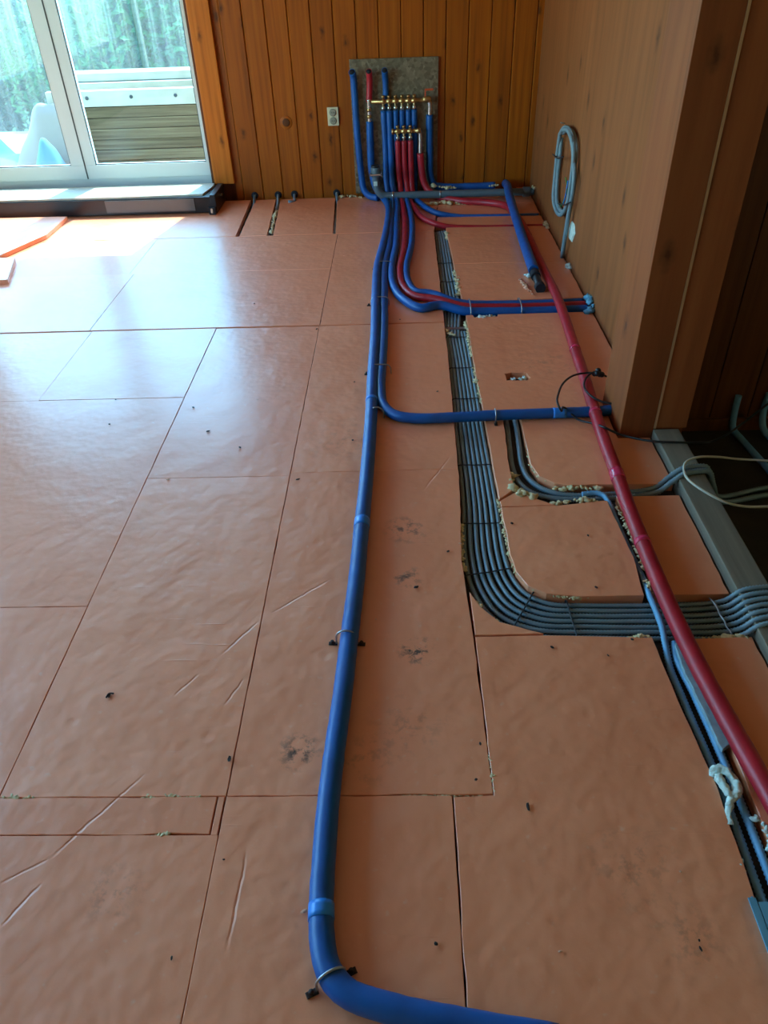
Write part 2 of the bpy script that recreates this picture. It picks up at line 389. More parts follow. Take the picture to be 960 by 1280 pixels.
board([(-.428, 4.93), (.215, 4.93), (.225, 5.02), (.24, 5.24), (.262, 5.50), (.262, 5.79), (-.47, 5.79)], rough=.003)
rect(.264, .95, 5.505, 5.79, rough=.003)
# between the long seam and the conduit channel
board([(XA, -1.2), (.088, -1.2), (.092, .914), (XA, .914)])
board([(XA, .914), (.183, .916), (.178, 1.385), (.172, 1.57), (.168, 1.70), (.186, 2.02), (.190, 2.19), (XA, 2.185)], rough=.0022)
board([(XA, 2.185), (.190, 2.19), (.195, 2.44), (.204, 3.05), (.206, 3.468), (XA, 3.463)], rough=.0022)
board([(XA, 3.474), (.206, 3.478), (.208, 3.7), (.215, 4.925), (XA, 4.925)], rough=.0022)
# right of the conduit channel
board([(.315, 3.735), (.95, 3.745), (.95, 4.30), (.303, 4.30), (.308, 4.0)], rough=.003)
board([(.303, 4.30), (.95, 4.30), (.95, 4.965), (.295, 4.985)], rough=.003)
board([(.228, 5.035), (.95, 5.01), (.95, 5.20), (.25, 5.225)], rough=.003)
board([(.244, 5.272), (.95, 5.245), (.95, 5.50), (.264, 5.50)], rough=.004)
# the board with the cut-out square and the notch beside the pipe bundle
board([(.316, 2.60), (.80, 2.602), (.80, 2.66), (.95, 2.66), (.95, 3.56), (.478, 3.556), (.474, 3.53), (.36, 3.525), (.355, 3.555), (.318, 3.556), (.314, 3.05)], rough=.002, holes=[[(.440, 2.850), (.528, 2.846), (.545, 2.87), (.533, 2.917), (.470, 2.925), (.437, 2.912)]])
board([(.314, 2.0), (.372, 2.06), (.374, 2.21), (.388, 2.53), (.388, 2.595), (.316, 2.595)], rough=.003)
board([(.456, 2.595), (.450, 2.21), (.468, 2.135), (.515, 2.09), (.56, 2.078), (.918, 2.074), (.918, 2.372), (.80, 2.374), (.80, 2.595)], rough=.003)
board([(.316, 1.958), (.50, 1.962), (.655, 1.985), (.662, 1.97), (.666, 1.96)][:3]+[(.672, 1.985), (.688, 1.70), (.676, 1.532), (.50, 1.532), (.40, 1.545), (.352, 1.578), (.325, 1.64), (.316, 1.72)], rough=.003)
board([(.316, 1.962), (.50, 1.966), (.44, 2.005), (.384, 2.052), (.316, 1.995)], rough=.003)
board([(.708, 2.01), (.918, 2.01), (.918, 1.536), (.706, 1.532), (.722, 1.70)], rough=.003)
board([(.183, .914), (.094, .910), (.090, -1.2), (.662, -1.2), (.668, .68), (.678, .93), (.664, 1.13), (.655, 1.373), (.38, 1.386), (.182, 1.384)], rough=.0022)
board([(.182, 1.388), (.37, 1.391), (.255, 1.437), (.205, 1.50), (.180, 1.56)], rough=.002)
board([(.738, .3), (.918, .3), (.918, 1.370), (.735, 1.366), (.742, 1.04)], rough=.003)
rect(.738, .918, -1.2, .3)

# walls
wall_b = struct(link('wall_back', boxes('wall_back', [((-1.40, 5.845, -.2), (1.2, 6.0, 2.6)), ((-3.9, 5.845, -.2), (-3.62, 6.0, 2.6)), ((-3.62, 5.845, 2.16), (-1.40, 6.0, 2.6)), ((-3.62, 5.845, -.2), (-1.40, 6.0, .10))]), 'darkpine'))
x = -1.172; i = 0
while x < .97:
    x1 = min(x+.1494, .975)
    bm = bmesh.new()
    prof = [(x+.0015, 5.845), (x+.0015, 5.832), (x+.006, 5.826), (x1-.006, 5.826), (x1-.0015, 5.832), (x1-.0015, 5.845)]
    vb = [bm.verts.new((a, b, -.03)) for a, b in prof]; vt = [bm.verts.new((a, b, 2.6)) for a, b in prof]
    for j in range(6): bm.faces.new((vb[j], vb[(j+1) % 6], vt[(j+1) % 6], vt[j]))
    bm.faces.new(vb[::-1]); bm.faces.new(vt)
    child('plank', finish(bm, 'plank'), 'pine', wall_b); x += .1494
child('plank', box('plank', (-1.225, 5.832, -.03), (-1.1735, 5.845, 2.6)), 'pine', wall_b)
wall_r = struct(link('wall_right', box('wall_right', (.958, 2.64, -.2), (1.16, 5.845, 2.6)), 'glulam'))
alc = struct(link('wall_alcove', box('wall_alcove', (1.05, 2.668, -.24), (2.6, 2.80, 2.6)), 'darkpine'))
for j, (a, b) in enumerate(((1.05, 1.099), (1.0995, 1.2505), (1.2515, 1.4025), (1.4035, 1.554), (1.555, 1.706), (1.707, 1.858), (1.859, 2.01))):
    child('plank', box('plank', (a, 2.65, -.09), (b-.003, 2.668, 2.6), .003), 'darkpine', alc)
struct(link('baseboard_alcove', box('baseboard_alcove', (1.05, 2.632, -.14), (2.6, 2.649, -.085), .004), 'darkpine'))
struct(link('wall_side', box('wall_side', (2.6, -2.2, -.24), (2.75, 2.8, 2.6)), 'plasterwall'))
struct(link('wall_left', boxes('wall_left', [((-3.90, -2.2, -.2), (-3.75, 0.0, 2.6)), ((-3.90, 4.2, -.2), (-3.75, 6.0, 2.6)), ((-3.90, 0.0, -.2), (-3.75, 4.2, .50)), ((-3.90, 0.0, 2.46), (-3.75, 4.2, 2.6))]), 'plasterwall'))
struct(link('wall_front', box('wall_front', (-3.9, -2.35, -.24), (2.75, -2.2, 2.6)), 'plasterwall'))
struct(link('ceiling', box('ceiling', (-3.9, -2.35, 2.6), (2.75, 6.0, 2.75)), 'ceiling'))
struct(link('trim_1', box('trim_1', (-1.374, 5.802, .115), (-1.226, 5.844, 2.25), .004), 'casing'))
# back window: two sashes
w1 = struct(link('window_1', boxes('window_1', [((-3.62, 5.86, .10), (-1.374, 5.95, .165)), ((-3.62, 5.86, 2.10), (-1.374, 5.95, 2.16)), ((-1.396, 5.86, .165), (-1.374, 5.95, 2.10)), ((-3.62, 5.86, .165), (-3.58, 5.95, 2.10))], .004), 'pvc'))
for (a, b) in ((-2.318, -1.398), (-3.578, -2.322)):
    s_ = child('window_sash', boxes('window_sash', [((a, 5.842, .168), (b, 5.905, .262)), ((a, 5.842, 2.01), (b, 5.905, 2.098)), ((a, 5.842, .262), (a+.078, 5.905, 2.01)), ((b-.022 if b > -2 else b-.10, 5.842, .262), (b, 5.905, 2.01))], .004), 'pvc', w1)
    bb = b-.022 if b > -2 else b-.10
    child('gasket', boxes('gasket', [((a+.078, 5.850, .262), (bb, 5.858, .268)), ((a+.078, 5.850, .268), (a+.084, 5.858, 2.01)), ((bb-.006, 5.850, .268), (bb, 5.858, 2.01))]), 'gasket', s_)
    child('pane', box('pane', (a+.07, 5.868, .25), (bb+.008, 5.874, 2.02)), 'glass', s_)
child('sash_seal', box('sash_seal', (-2.324, 5.838, .17), (-2.316, 5.850, 2.09)), 'gasket', w1)
# side window, out of the picture to the left, that gives the raking daylight
w2 = struct(link('window_2', boxes('window_2', [((-3.86, 0.0, .50), (-3.79, 4.2, .56)), ((-3.86, 0.0, 2.40), (-3.79, 4.2, 2.46)), ((-3.86, 0.0, .56), (-3.79, 0.07, 2.40)), ((-3.86, 4.13, .56), (-3.79, 4.2, 2.40)), ((-3.86, 1.35, .56), (-3.79, 1.42, 2.40)), ((-3.86, 2.75, .56), (-3.79, 2.82, 2.40))], .004), 'pvc'))
for a, b in ((.065, 1.355), (1.415, 2.755), (2.815, 4.135)): child('pane', box('pane', (-3.83, a, .555), (-3.824, b, 2.405)), 'glass', w2)

# post at the end of the right wall
t = thing('timber_post', 'squared timber post faced with two boards at the end of the right wall', 'post', (.92, 2.5, 0))
child('core', box('core', (.806, 2.405, -.03), (1.045, 2.66, 2.6), .003), 'postwood', t)
child('facing_board', box('facing_board', (.804, 2.378, -.012), (.926, 2.405, 2.6), .003), 'postwood', t)
child('facing_board', box('facing_board', (.935, 2.380, .034), (1.047, 2.405, 2.6), .003), 'postwood', t)
child('seam_batten', box('seam_batten', (.9265, 2.3775, .034), (.9345, 2.405, 2.6)), 'batten', t)
tag(link('floor_joist', box('floor_joist', (.924, -.6, -.14), (1.018, 2.376, .033), .004), 'greywood'), 'grey weathered floor joist running from the post toward the viewer', 'joist')

# ------------------------------------------------------------------ heater under the window
t = thing('trench_heater', 'long black trench heater box lying below the window', 'heater', (-2.4, 5.6, 0))
child('case', box('case', (-3.7, 5.475, 0.006), (-1.345, 5.80, .112), .004), 'heater', t)
child('front_panel', box('front_panel', (-2.10, 5.468, .022), (-1.46, 5.4745, .104), .002), 'heaterface', t)
child('cover_board', slab_mesh('cover_board', [(-3.7, 5.49), (-1.9, 5.485), (-1.40, 5.50), (-1.365, 5.72), (-1.37, 5.795), (-3.7, 5.795)], .113, .126, rough=.006, seg=.05), 'card', t)
e = child('end_cap', box('end_cap', (-1.3445, 5.458, .004), (-1.305, 5.78, .128), .006), 'black', t)
child('foot', boxes('foot', [((-1.36, 5.435, .0), (-1.312, 5.457, .05))], .003), 'black', t)
child('screw_tab', box('screw_tab', (-1.345, 5.43, .012), (-1.33, 5.434, .044)), 'nickel', t)
child('screw_tab', box('screw_tab', (-1.304, 5.60, .085), (-1.288, 5.63, .092)), 'nickel', t)

# loose boards stacked by the window
bl = slab_mesh('loose_insulation_board', [(-2.365, 5.40), (-2.36, 4.99), (-2.50, 4.60), (-3.7, 4.66), (-3.7, 5.42)], .002, .028)
tag(link('loose_insulation_board', bl, 'xps'), 'orange insulation board laid loose on the floor before the heater', 'board')
bl = slab_mesh('loose_insulation_board', [(-2.385, 4.54), (-2.27, 4.16), (-3.6, 3.95), (-3.6, 4.58)], .002, .028)
tag(link('loose_insulation_board', bl, 'xps'), 'orange insulation board at the left picture edge, nearer than the other loose board', 'board')

# ------------------------------------------------------------------ back wall fittings
t = thing('power_socket', 'cream double power socket on the pine wall', 'socket', (-.464, 5.82, .536))
child('plate', box('plate', (-.503, 5.806, .478), (-.425, 5.826, .594), .005), 'socket', t)
for dz in (.026, -.026):
    child('well', lathe('well', [(0, .0), (0, .021), (.004, .024), (.0045, .018), (.0046, 0)], (-.464, 5.806, .536+dz), (0, -1, 0)), 'socket_in', t)
    child('pin_holes', boxes('pin_holes', [((-.474, 5.8005, .533+dz), (-.469, 5.8015, .539+dz)), ((-.459, 5.8005, .533+dz), (-.454, 5.8015, .539+dz))]), 'black', t)
t = thing('wall_plug', 'round wooden plug let into a pine plank', 'plug', (-.801, 5.824, .506))
child('disc', lathe('disc', [(0, .043), (.003, .043), (.004, .040), (.0045, .0)], (-.801, 5.826, .506), (0, -1, 0)), 'pine', t)
child('ring', lathe('ring', [(0, .026), (.003, .026), (.0035, .021), (.0035, .0)], (-.801, 5.8215, .506), (0, -1, 0)), 'darkpine', t)
for nm, x0, y1 in (('at the left by the window casing', -1.091, 4.95), ('second from the window casing', -.915, 4.98), ('third from the window casing', -.792, 0), ('nearest the metal plate', -.475, 4.96)):
    t = thing('cable_stub', 'cable stub entering the pine wall foot, '+nm, 'cable', (x0, 5.8, .02), 'cable stubs along the back wall')
    child('grommet', lathe('grommet', [(0, .026), (.004, .026), (.006, .018), (.006, .0)], (x0, 5.826, .022), (0, -1, 0)), 'bore', t)
    child('cable', tube_mesh('cable', [(x0, 5.824, .022), (x0+.004, 5.77, .012), (x0+.008, 5.72, -.004)] + ([(x0+.012, 5.62, -.019), (x0+(.034 if y1 else 0), y1 or 5.6, -.02)] if y1 else [(x0-.03, 5.69, .008)]), .010, 8), 'conduit', t)
# ------------------------------------------------------------------ manifold plate and its pipes
tag(link('mounting_plate', box('mounting_plate', (-.330, 5.806, .02), (.272, 5.8255, .876), .002), 'zinc'), 'speckled zinc sheet screwed to the pine wall behind the manifolds', 'metal plate')
YP = 5.765
def pipe(name, pts, r, m, label, cat='pipe', group=None, bands=(), sides=16, bore_top=False, parts=(), bandmat=None):
    P = [Vector(p) for p in pts]
    t = thing(name, label, cat, tuple(P[-1]), group)
    child('insulation_sleeve', tube_mesh('insulation_sleeve', pts, r, sides, .02, jitter=.05), m, t)
    if bore_top:
        d = (P[0]-P[1]).normalized()
        child('bore', lathe('bore', [(0, r*.86), (.0015, r*.84), (.0016, 0)], P[0], d), 'bore', t)
    path = catmull(pts, .01)
    for b in bands:
        pos, ln, mat = b
        i0 = min(range(len(path)), key=lambda q: (path[q]-Vector(pos)).length)
        i1 = min(len(path)-1, i0+max(2, int(ln/.01)))
        if i1-i0 >= 1: child('tape_band', tube_mesh('tape_band', [tuple(q) for q in path[i0:i1+1]], r*1.05, sides, .01, smooth_path=False), mat, t)
    return t
# open-ended pipes on the left of the plate
pipe('insulated_pipe', [(-.312, 5.735, .812), (-.306, 5.755, .79), (-.303, YP, .74), (-.298, YP, .45), (-.282, YP, .16), (-.268, 5.75, .06), (-.225, 5.70, .026), (-.16, 5.66, .022)], .023, 'blue', 'blue open-topped pipe at the far left of the metal plate', bore_top=True)
pipe('insulated_pipe', [(-.198, 5.735, .812), (-.196, 5.755, .79), (-.196, YP, .74), (-.205, YP, .625)], .021, 'red', 'short red open-topped pipe above the left end of the upper manifold', bore_top=True)
pipe('insulated_pipe', [(-.092, 5.735, .815), (-.09, 5.76, .79), (-.088, 5.782, .72), (-.088, 5.785, .45), (-.085, 5.785, .03)], .021, 'blue', 'blue open-topped pipe passing behind the upper manifold', bore_top=True)
# ---- pipes from the manifolds to the floor and along it
R1 = .024
main = [(-.206, YP, .505), (-.208, YP, .35), (-.205, 5.76, .18), (-.178, 5.735, .075), (-.13, 5.66, .030), (-.085, 5.42, .026)] + [(-0.094, 4.844, 0.026), (-0.115, 4.534, 0.026), (-0.137, 4.202, 0.026), (-0.137, 3.746, 0.026), (-0.130, 3.271, 0.026), (-0.132, 2.865, 0.026), (-0.130, 2.528, 0.026), (-0.135, 2.092, 0.026), (-0.142, 1.828, 0.026), (-0.147, 1.604, 0.026), (-0.157, 1.367, 0.026), (-0.165, 1.167, 0.026), (-0.174, 1.008, 0.026), (-0.179, 0.878, 0.026), (-0.179, 0.763, 0.026), (-0.177, 0.668, 0.026), (-0.169, 0.596, 0.026), (-0.154, 0.550, 0.026), (-0.122, 0.517, 0.026), (-0.053, 0.494, 0.026), (0.057, 0.473, 0.026), (0.244, 0.445, 0.026)]
pipe('insulated_pipe', main, .0245, 'blue', 'long blue pipe running the length of the floor and bending right in the foreground', bands=[([(-0.130, 1.869, 0.026)][0], .045, 'bluetape'), ([(-0.175, 0.668, 0.026)][0], .03, 'bluetape'), ([(-0.127, 2.656, 0.026)][0], .02, 'bluetape')])
o_x = [-.107, -.067, -.023, .021, .065, .106]
r_x = [-.012, .032, .077]
b2 = [(o_x[0], 5.75, .572), (-.10, 5.745, .3), (-.10, 5.73, .12), (-.085, 5.69, .04), (-.06, 5.58, .021)] + [(-0.064, 5.062, 0.021), (-0.072, 4.606, 0.021), (-0.097, 4.213, 0.021), (-0.095, 3.756, 0.021), (-0.090, 3.371, 0.021), (-0.093, 3.027, 0.021), (-0.096, 2.766, 0.021), (-0.081, 2.617, 0.021), (-0.035, 2.539, 0.021), (0.046, 2.511, 0.021), (0.171, 2.512, 0.021), (0.355, 2.522, 0.021), (0.608, 2.530, 0.021), (0.765, 2.536, 0.021)]+[(.82, 2.545, .021)]
pipe('insulated_pipe', b2, .0205, 'blue', 'blue pipe beside the long one, branching right over the conduits to the post', bands=[([(0.584, 2.531, 0.021)][0], .05, 'bluetape')])
b3 = [(o_x[1], 5.745, .572), (-.062, 5.74, .3), (-.058, 5.73, .12), (-.045, 5.68, .04), (-.025, 5.55, .021)] + [(-0.027, 5.059, 0.021), (-0.032, 4.602, 0.021), (-0.055, 4.184, 0.021), (-0.045, 3.923, 0.021), (0.001, 3.739, 0.021), (0.094, 3.605, 0.021)]+[(.19, 3.640, .019), (.32, 3.600, .000), (.45, 3.595, -.004), (.7, 3.593, -.006), (.935, 3.602, -.006)]
pipe('insulated_pipe', b3, .0225, 'blue', 'outermost blue pipe of the three curving right into the wall groove', bands=[])
rr1 = [(r_x[0], 5.72, .385), (r_x[0]+.004, 5.72, .2), (.0, 5.715, .09), (.006, 5.66, .032), (.012, 5.52, .021)] + [(0.026, 5.054, 0.021), (0.016, 4.509, 0.021), (-0.010, 4.154, 0.021), (0.007, 3.908, 0.021), (0.064, 3.768, 0.021)]+[(.17, 3.72, .021), (.32, 3.650, .004), (.45, 3.640, .001), (.7, 3.638, -.001), (.935, 3.648, -.001)]
pipe('insulated_pipe', rr1, .0195, 'red', 'red pipe between two blue ones curving right into the wall groove')
b4 = [(o_x[2], 5.752, .572), (-.02, 5.755, .3), (.02, 5.75, .1), (.035, 5.67, .03), (.05, 5.52, .021)] + [(0.074, 5.049, 0.021), (0.061, 4.594, 0.021), (0.027, 4.177, 0.021), (0.038, 3.953, 0.021), (0.078, 3.822, 0.021)]+[(.15, 3.80, .021), (.30, 3.702, .003), (.45, 3.690, -.004), (.7, 3.688, -.006), (.935, 3.696, -.006)]
pipe('insulated_pipe', b4, .020, 'blue', 'innermost blue pipe of the three curving right into the wall groove')
b5 = [(o_x[3], 5.755, .572), (.03, 5.76, .3), (.07, 5.755, .1), (.10, 5.68, .02), (.14, 5.50, .020), (.205, 5.32, .020), (.26, 5.268, .010), (.38, 5.250, -.008), (.6, 5.232, -.012), (.935, 5.222, -.012)]
pipe('insulated_pipe', b5, .0195, 'blue', 'thin blue pipe sunk in the far groove behind the first strip of board')
rr2 = [(r_x[1], 5.72, .385), (r_x[1]+.003, 5.72, .2), (.048, 5.71, .09), (.062, 5.64, .024), (.10, 5.36, .018), (.15, 5.13, .020), (.205, 5.045, .018), (.30, 5.012, -.002), (.5, 5.000, -.012), (.935, 4.986, -.012)]
pipe('insulated_pipe', rr2, .019, 'red', 'thin red pipe sunk in the groove nearer than the blue one')
pipe('insulated_pipe', [(r_x[2], 5.72, .385), (r_x[2]+.003, 5.72, .2), (.083, 5.715, .09), (.088, 5.68, .035), (.088, 5.60, -.02)], .0195, 'red', 'third red pipe hanging from the lower manifold')
for q, lab in ((4, 'fifth'), (5, 'sixth')):
    pipe('insulated_pipe', [(o_x[q], 5.755, .572), (o_x[q]+.002, 5.76, .3), (o_x[q]+.002, 5.76, -.02)], .0195, 'blue', lab+' blue pipe hanging from the upper manifold, passing behind the lower one')
# right-hand blue pipe: down, along the wall and back toward the viewer
br = [(.214, 5.77, .535), (.216, 5.77, .30), (.222, 5.77, .14), (.25, 5.772, .072), (.33, 5.776, .055), (.52, 5.778, .052), (.70, 5.775, .055)]
pipe('insulated_pipe', br, .025, 'blue', 'blue pipe dropping from the right valve and running along the back wall')
bd = [(.775, 5.79, .062), (.768, 5.62, .085), (.762, 5.45, .12)] + [(0.740, 4.721, 0.050), (0.727, 4.277, 0.050), (0.721, 4.017, 0.050)]
bd[2] = (.752, 5.40, .085)
pipe('insulated_pipe', bd, .0285, 'blue', 'thick blue pipe slanting from the corner toward the viewer beside the red pipe')
t = thing('pipe_elbow', 'dark pipe elbow at the end of the thick slanting blue pipe', 'pipe fitting', [(0.737, 3.947, 0.000)][0])
child('body', tube_mesh('body', [(0.723, 4.031, 0.045)]+[(0.725, 3.923, 0.040)]+[(0.734, 3.859, 0.020)]+[(0.756, 3.916, -0.020)], .021, 14, .01), 'black', t)
child('collar', tube_mesh('collar', [(0.722, 3.991, 0.046), (0.722, 3.931, 0.046)], .026, 16, .02), 'bore', t)
child('collar', tube_mesh('collar', [(0.732, 3.871, 0.020), (0.733, 3.825, 0.020)], .027, 16, .02), 'bore', t)
# long red pipe along the right wall
rp = [(.146, 5.72, .30), (.155, 5.72, .2), (.175, 5.715, .10), (.215, 5.69, .045), (.30, 5.62, .022), (.42, 5.53, .020), (.60, 5.46, .022), (.72, 5.36, .026), (.765, 5.12, .028)] + [(0.783, 4.839, 0.028), (0.787, 4.423, 0.028), (0.789, 4.074, 0.028), (0.795, 3.722, 0.028), (0.784, 3.368, 0.028), (0.768, 3.047, 0.028), (0.756, 2.775, 0.028), (0.742, 2.550, 0.028), (0.730, 2.299, 0.028), (0.726, 2.110, 0.028), (0.719, 1.884, 0.028), (0.718, 1.707, 0.028), (0.719, 1.523, 0.028), (0.724, 1.365, 0.028), (0.734, 1.214, 0.028), (0.749, 1.063, 0.028), (0.767, 0.899, 0.028), (0.784, 0.743, 0.028)]
pipe('insulated_pipe', rp, .0235, 'red', 'long red pipe running beside the right wall from the lower manifold to the foreground', bands=[([(0.726, 2.110, 0.028)][0], .05, 'redtape'), ([(0.723, 2.520, 0.028)][0], .012, 'redtape'), ([(0.767, 3.079, 0.028)][0], .012, 'redtape'), ([(0.714, 1.737, 0.028)][0], .02, 'redtape')])

# ---- upper and lower manifold
def manifold(name, label, x0, x1, z, y, outs, drop_x, left_drop=None, handle=False):
    t = thing(name, label, 'manifold', ((x0+x1)/2, y, z))
    prof = [(0, .013)]
    L = x1-x0; xs = 0
    child('bar', lathe('bar', [(0, .010), (.004, .0135)] + [q for xo in outs for q in ((xo-x0-.014, .0135), (xo-x0-.012, .0175), (xo-x0+.012, .0175), (xo-x0+.014, .0135))] + [(L-.03, .0135), (L-.028, .018), (L, .018)], (x0, y, z), (1, 0, 0), 14), 'brass', t)
    for xo in outs:
        n_ = child('outlet', lathe('outlet', [(0, .010), (.022, .010), (.023, .015), (.040, .015), (.042, .011), (.062, .0125), (.064, .009)], (xo, y, z-.008), (0, 0, -1), 12), 'nickel', t)
        child('valve_cap', lathe('valve_cap', [(0, .008), (.012, .008), (.013, .013), (.022, .012), (.023, .004)], (xo, y, z+.014), (0, -.25, 1), 10), 'brass', t)
    return t
t = manifold('pipe_manifold', 'long brass manifold with six blue pipes on the zinc plate', -.19, .222, .628, 5.752, o_x, .214)
child('elbow', tube_mesh('elbow', [(.19, 5.752, .628), (.208, 5.753, .624), (.214, 5.756, .60), (.214, 5.762, .535)], .0165, 12, .008), 'nickel', t)
v_ = child('shutoff_valve', lathe('shutoff_valve', [(0, .014), (.012, .020), (.045, .020), (.055, .013)], (.165, 5.75, .632), (1, 0, .05), 14), 'brass', t)
child('valve_handle', boxes('valve_handle', [((.178, 5.742, .650), (.186, 5.754, .690)), ((.178, 5.738, .686), (.236, 5.752, .698))], .003), 'handle', t)
child('left_tee', tube_mesh('left_tee', [(-.205, 5.755, .645), (-.206, 5.757, .60), (-.206, 5.762, .50)], .0145, 12, .01), 'nickel', t)
child('tee_nut', lathe('tee_nut', [(0, .02), (.022, .02)], (-.206, 5.757, .590), (0, 0, -1), 6), 'brass', t)
child('tee_nut', lathe('tee_nut', [(0, .02), (.022, .02)], (-.206, 5.76, .548), (0, 0, -1), 6), 'brass', t)
t = manifold('pipe_manifold', 'short brass manifold with three red pipes below the long one', -.040, .150, .446, 5.715, r_x, .146)
child('elbow', tube_mesh('elbow', [(.12, 5.715, .446), (.140, 5.716, .443), (.146, 5.718, .42), (.146, 5.72, .30)], .0145, 12, .008), 'nickel', t)
child('end_plug', lathe('end_plug', [(0, .02), (.014, .02), (.015, .012)], (-.038, 5.715, .446), (-1, 0, 0), 8), 'brass', t)
for bx_ in (-.030, .10): child('bracket', box('bracket', (bx_, 5.735, .44), (bx_+.006, 5.806, .47)), 'steel', t)

# ---- grey drain pipe along the foot of the wall
t = thing('drain_pipe', 'grey plastic drain pipe with an upturned elbow along the foot of the back wall', 'drain pipe', (.4, 5.6, .02))
YD = 5.60
child('pipe', tube_mesh('pipe', [(-.172, YD, .215), (-.172, YD, .15), (-.165, YD-.003, .098), (-.135, YD-.005, .060), (-.085, YD, .050), (.0, YD, .050), (.5, YD, .050), (.954, YD, .050)], .0255, 18, .012), 'drain', t)
child('socket', lathe('socket', [(0, .031), (.008, .034), (.06, .034), (.066, .028)], (-.172, YD, .245), (0, 0, -1)), 'drain', t)
child('plug', lathe('plug', [(0, .030), (.012, .031), (.016, .024), (.017, 0)], (-.172, YD, .243), (0, 0, 1)), 'black', t)
child('clamp', boxes('clamp', [((-.214, YD-.036, .196), (-.130, YD-.030, .206)), ((-.214, YD-.036, .19), (-.208, YD+.03, .212)), ((-.136, YD-.036, .19), (-.130, YD+.03, .212))], .001), 'nickel', t)
child('label_tag', box('label_tag', (-.188, YD-.0375, .128), (-.162, YD-.0345, .158), .001), 'foamwhite', t)
child('coupling', lathe('coupling', [(0, .03), (.004, .033), (.05, .033), (.054, .028)], (.875, YD, .050), (1, 0, 0)), 'drain', t)
child('clip', lathe('clip', [(0, .029), (.012, .029)], (-.06, YD, .050), (1, 0, 0)), 'nickel', t)
child('clip', lathe('clip', [(0, .027), (.010, .027)], (.28, YD, .050), (1, 0, 0)), 'steel', t)
tag(link('copper_reducer', tube_mesh('copper_reducer', [(.845, 5.70, .035), (.90, 5.70, .035), (.955, 5.70, .035)], .022, 14, .02), 'handle'), 'short orange sleeve entering the wall in the far right corner', 'sleeve')

# ------------------------------------------------------------------ grey conduits in the main channel: seven side by side
Lc = [(.215, 4.93), (.211, 4.2), (.208, 3.7), (.206, 3.4), (.205, 3.05), (.196, 2.44), (.190, 2.02), (.174, 1.73), (.188, 1.575), (.240, 1.455), (.340, 1.398), (.50, 1.386), (.66, 1.380), (.84, 1.378)]
Rc = [(.297, 4.97), (.303, 4.2), (.309, 3.7), (.310, 3.4), (.312, 3.05), (.311, 2.44), (.312, 2.02), (.312, 1.73), (.325, 1.635), (.355, 1.575), (.415, 1.535), (.51, 1.527), (.66, 1.524), (.84, 1.528)]
ords = ['first', 'second', 'third', 'fourth', 'fifth', 'sixth', 'seventh']
RC = .0078
for q in range(7):
    f7 = .06+.88*q/6; pts = []
    for i, (a, b) in enumerate(zip(Lc, Rc)):
        if i <= 2:
            if q > 4: continue
            f = .12+.76*q/4
        else: f = f7
        w = (noise.noise(Vector((q*3.3, i*1.7, 2)))*.0022)
        pts.append((a[0]+(b[0]-a[0])*f+w, a[1]+(b[1]-a[1])*f+w, DEP+RC+.0005+abs(w)*1.2))
    if q <= 4: pts = [(pts[0][0]-.004, pts[0][1]+.02, DEP+RC)] + pts
    yl = pts[-1][1]
    yo = 1.383+.1500*f7 + (-.008)
    pts += [(.895, yo-.004, -.004), (.93, yo-.006, .034), (.962, yo-.004, .0425), (1.02, yo, .0425), (1.10, yo+.004, .03), (1.22, yo+.01, -.06), (1.4, yo+.02, -.125)]
    mt = 'conduit' 
    t = tag(link('corrugated_conduit', tube_mesh('corrugated_conduit', pts, RC, 10, rib=(.0092, .0022)), mt), 'grey corrugated conduit in the wide floor channel, %s from its inner side' % ords[6-q], 'conduit', 'conduits in the wide floor channel')
# ties across the seven conduits
def tie(p0, p1, z, label, m='tie', r=.0022):
    a, b = Vector((*p0, z)), Vector((*p1, z)); d = (b-a)
    pts = [(a.x, a.y, z-.012), tuple(a+d*.02), tuple(a+d*.25+Vector((0, 0, .001))), tuple(a+d*.5), tuple(a+d*.75+Vector((0, 0, .001))), tuple(a+d*.98), (b.x, b.y, z-.012)]
    return tag(link('cable_tie', tube_mesh('cable_tie', pts, r, 6, .01), m), label, 'cable tie', 'ties across the wide conduit channel')
zt = DEP+2*RC+.003
tie((.203, 3.32), (.314, 3.32), zt, 'tie across the wide conduit bundle just nearer than the three curving pipes')
tie((.203, 3.0), (.314, 3.0), zt, 'tie across the wide conduit bundle midway between the two crossing pipe runs')
tie((.200, 2.72), (.315, 2.72), zt, 'tie across the wide conduit bundle just beyond the branching blue pipe')
tie((.190, 2.23), (.316, 2.23), zt, 'tie across the wide conduit bundle just nearer than the branching blue pipe')
tie((.180, 1.89), (.318, 1.89), zt, 'tie across the wide conduit bundle, second on the near side of the branching pipe')
tie((.172, 1.64), (.318, 1.67), zt, 'tie across the wide conduit bundle where its bend starts')
tie((.285, 1.415), (.37, 1.57), zt, 'tie across the wide conduit bundle in the middle of its bend')
tie((.460, 1.385), (.455, 1.535), zt, 'tie across the wide conduit bundle just after its bend')
tie((.212, 4.05), (.305, 4.05), zt, 'tie across the wide conduit bundle just beyond the three curving pipes')
tie((.214, 4.35), (.302, 4.35), zt, 'tie across the wide conduit bundle near its far end')
# pale twisted ties where the bundle climbs over the joist
bm_pts = [(.872, 1.372, -.012), (.868, 1.39, .0), (.866, 1.41, -.004), (.866, 1.43, .0), (.864, 1.455, -.004), (.863, 1.48, .0), (.862, 1.505, -.003), (.861, 1.53, -.012)]
tag(link('wire_tie', tube_mesh('wire_tie', bm_pts, .0024, 6, .006, jitter=.5), 'steel'), 'silvery wire tie across the conduits just before the joist', 'wire tie')
tag(link('steel_strap', boxes('steel_strap', [((.203, 3.415, DEP+2*RC+.001), (.315, 3.44, DEP+2*RC+.003))]), 'steel'), 'flat steel strap over the conduits beside the three curving pipes', 'strap')

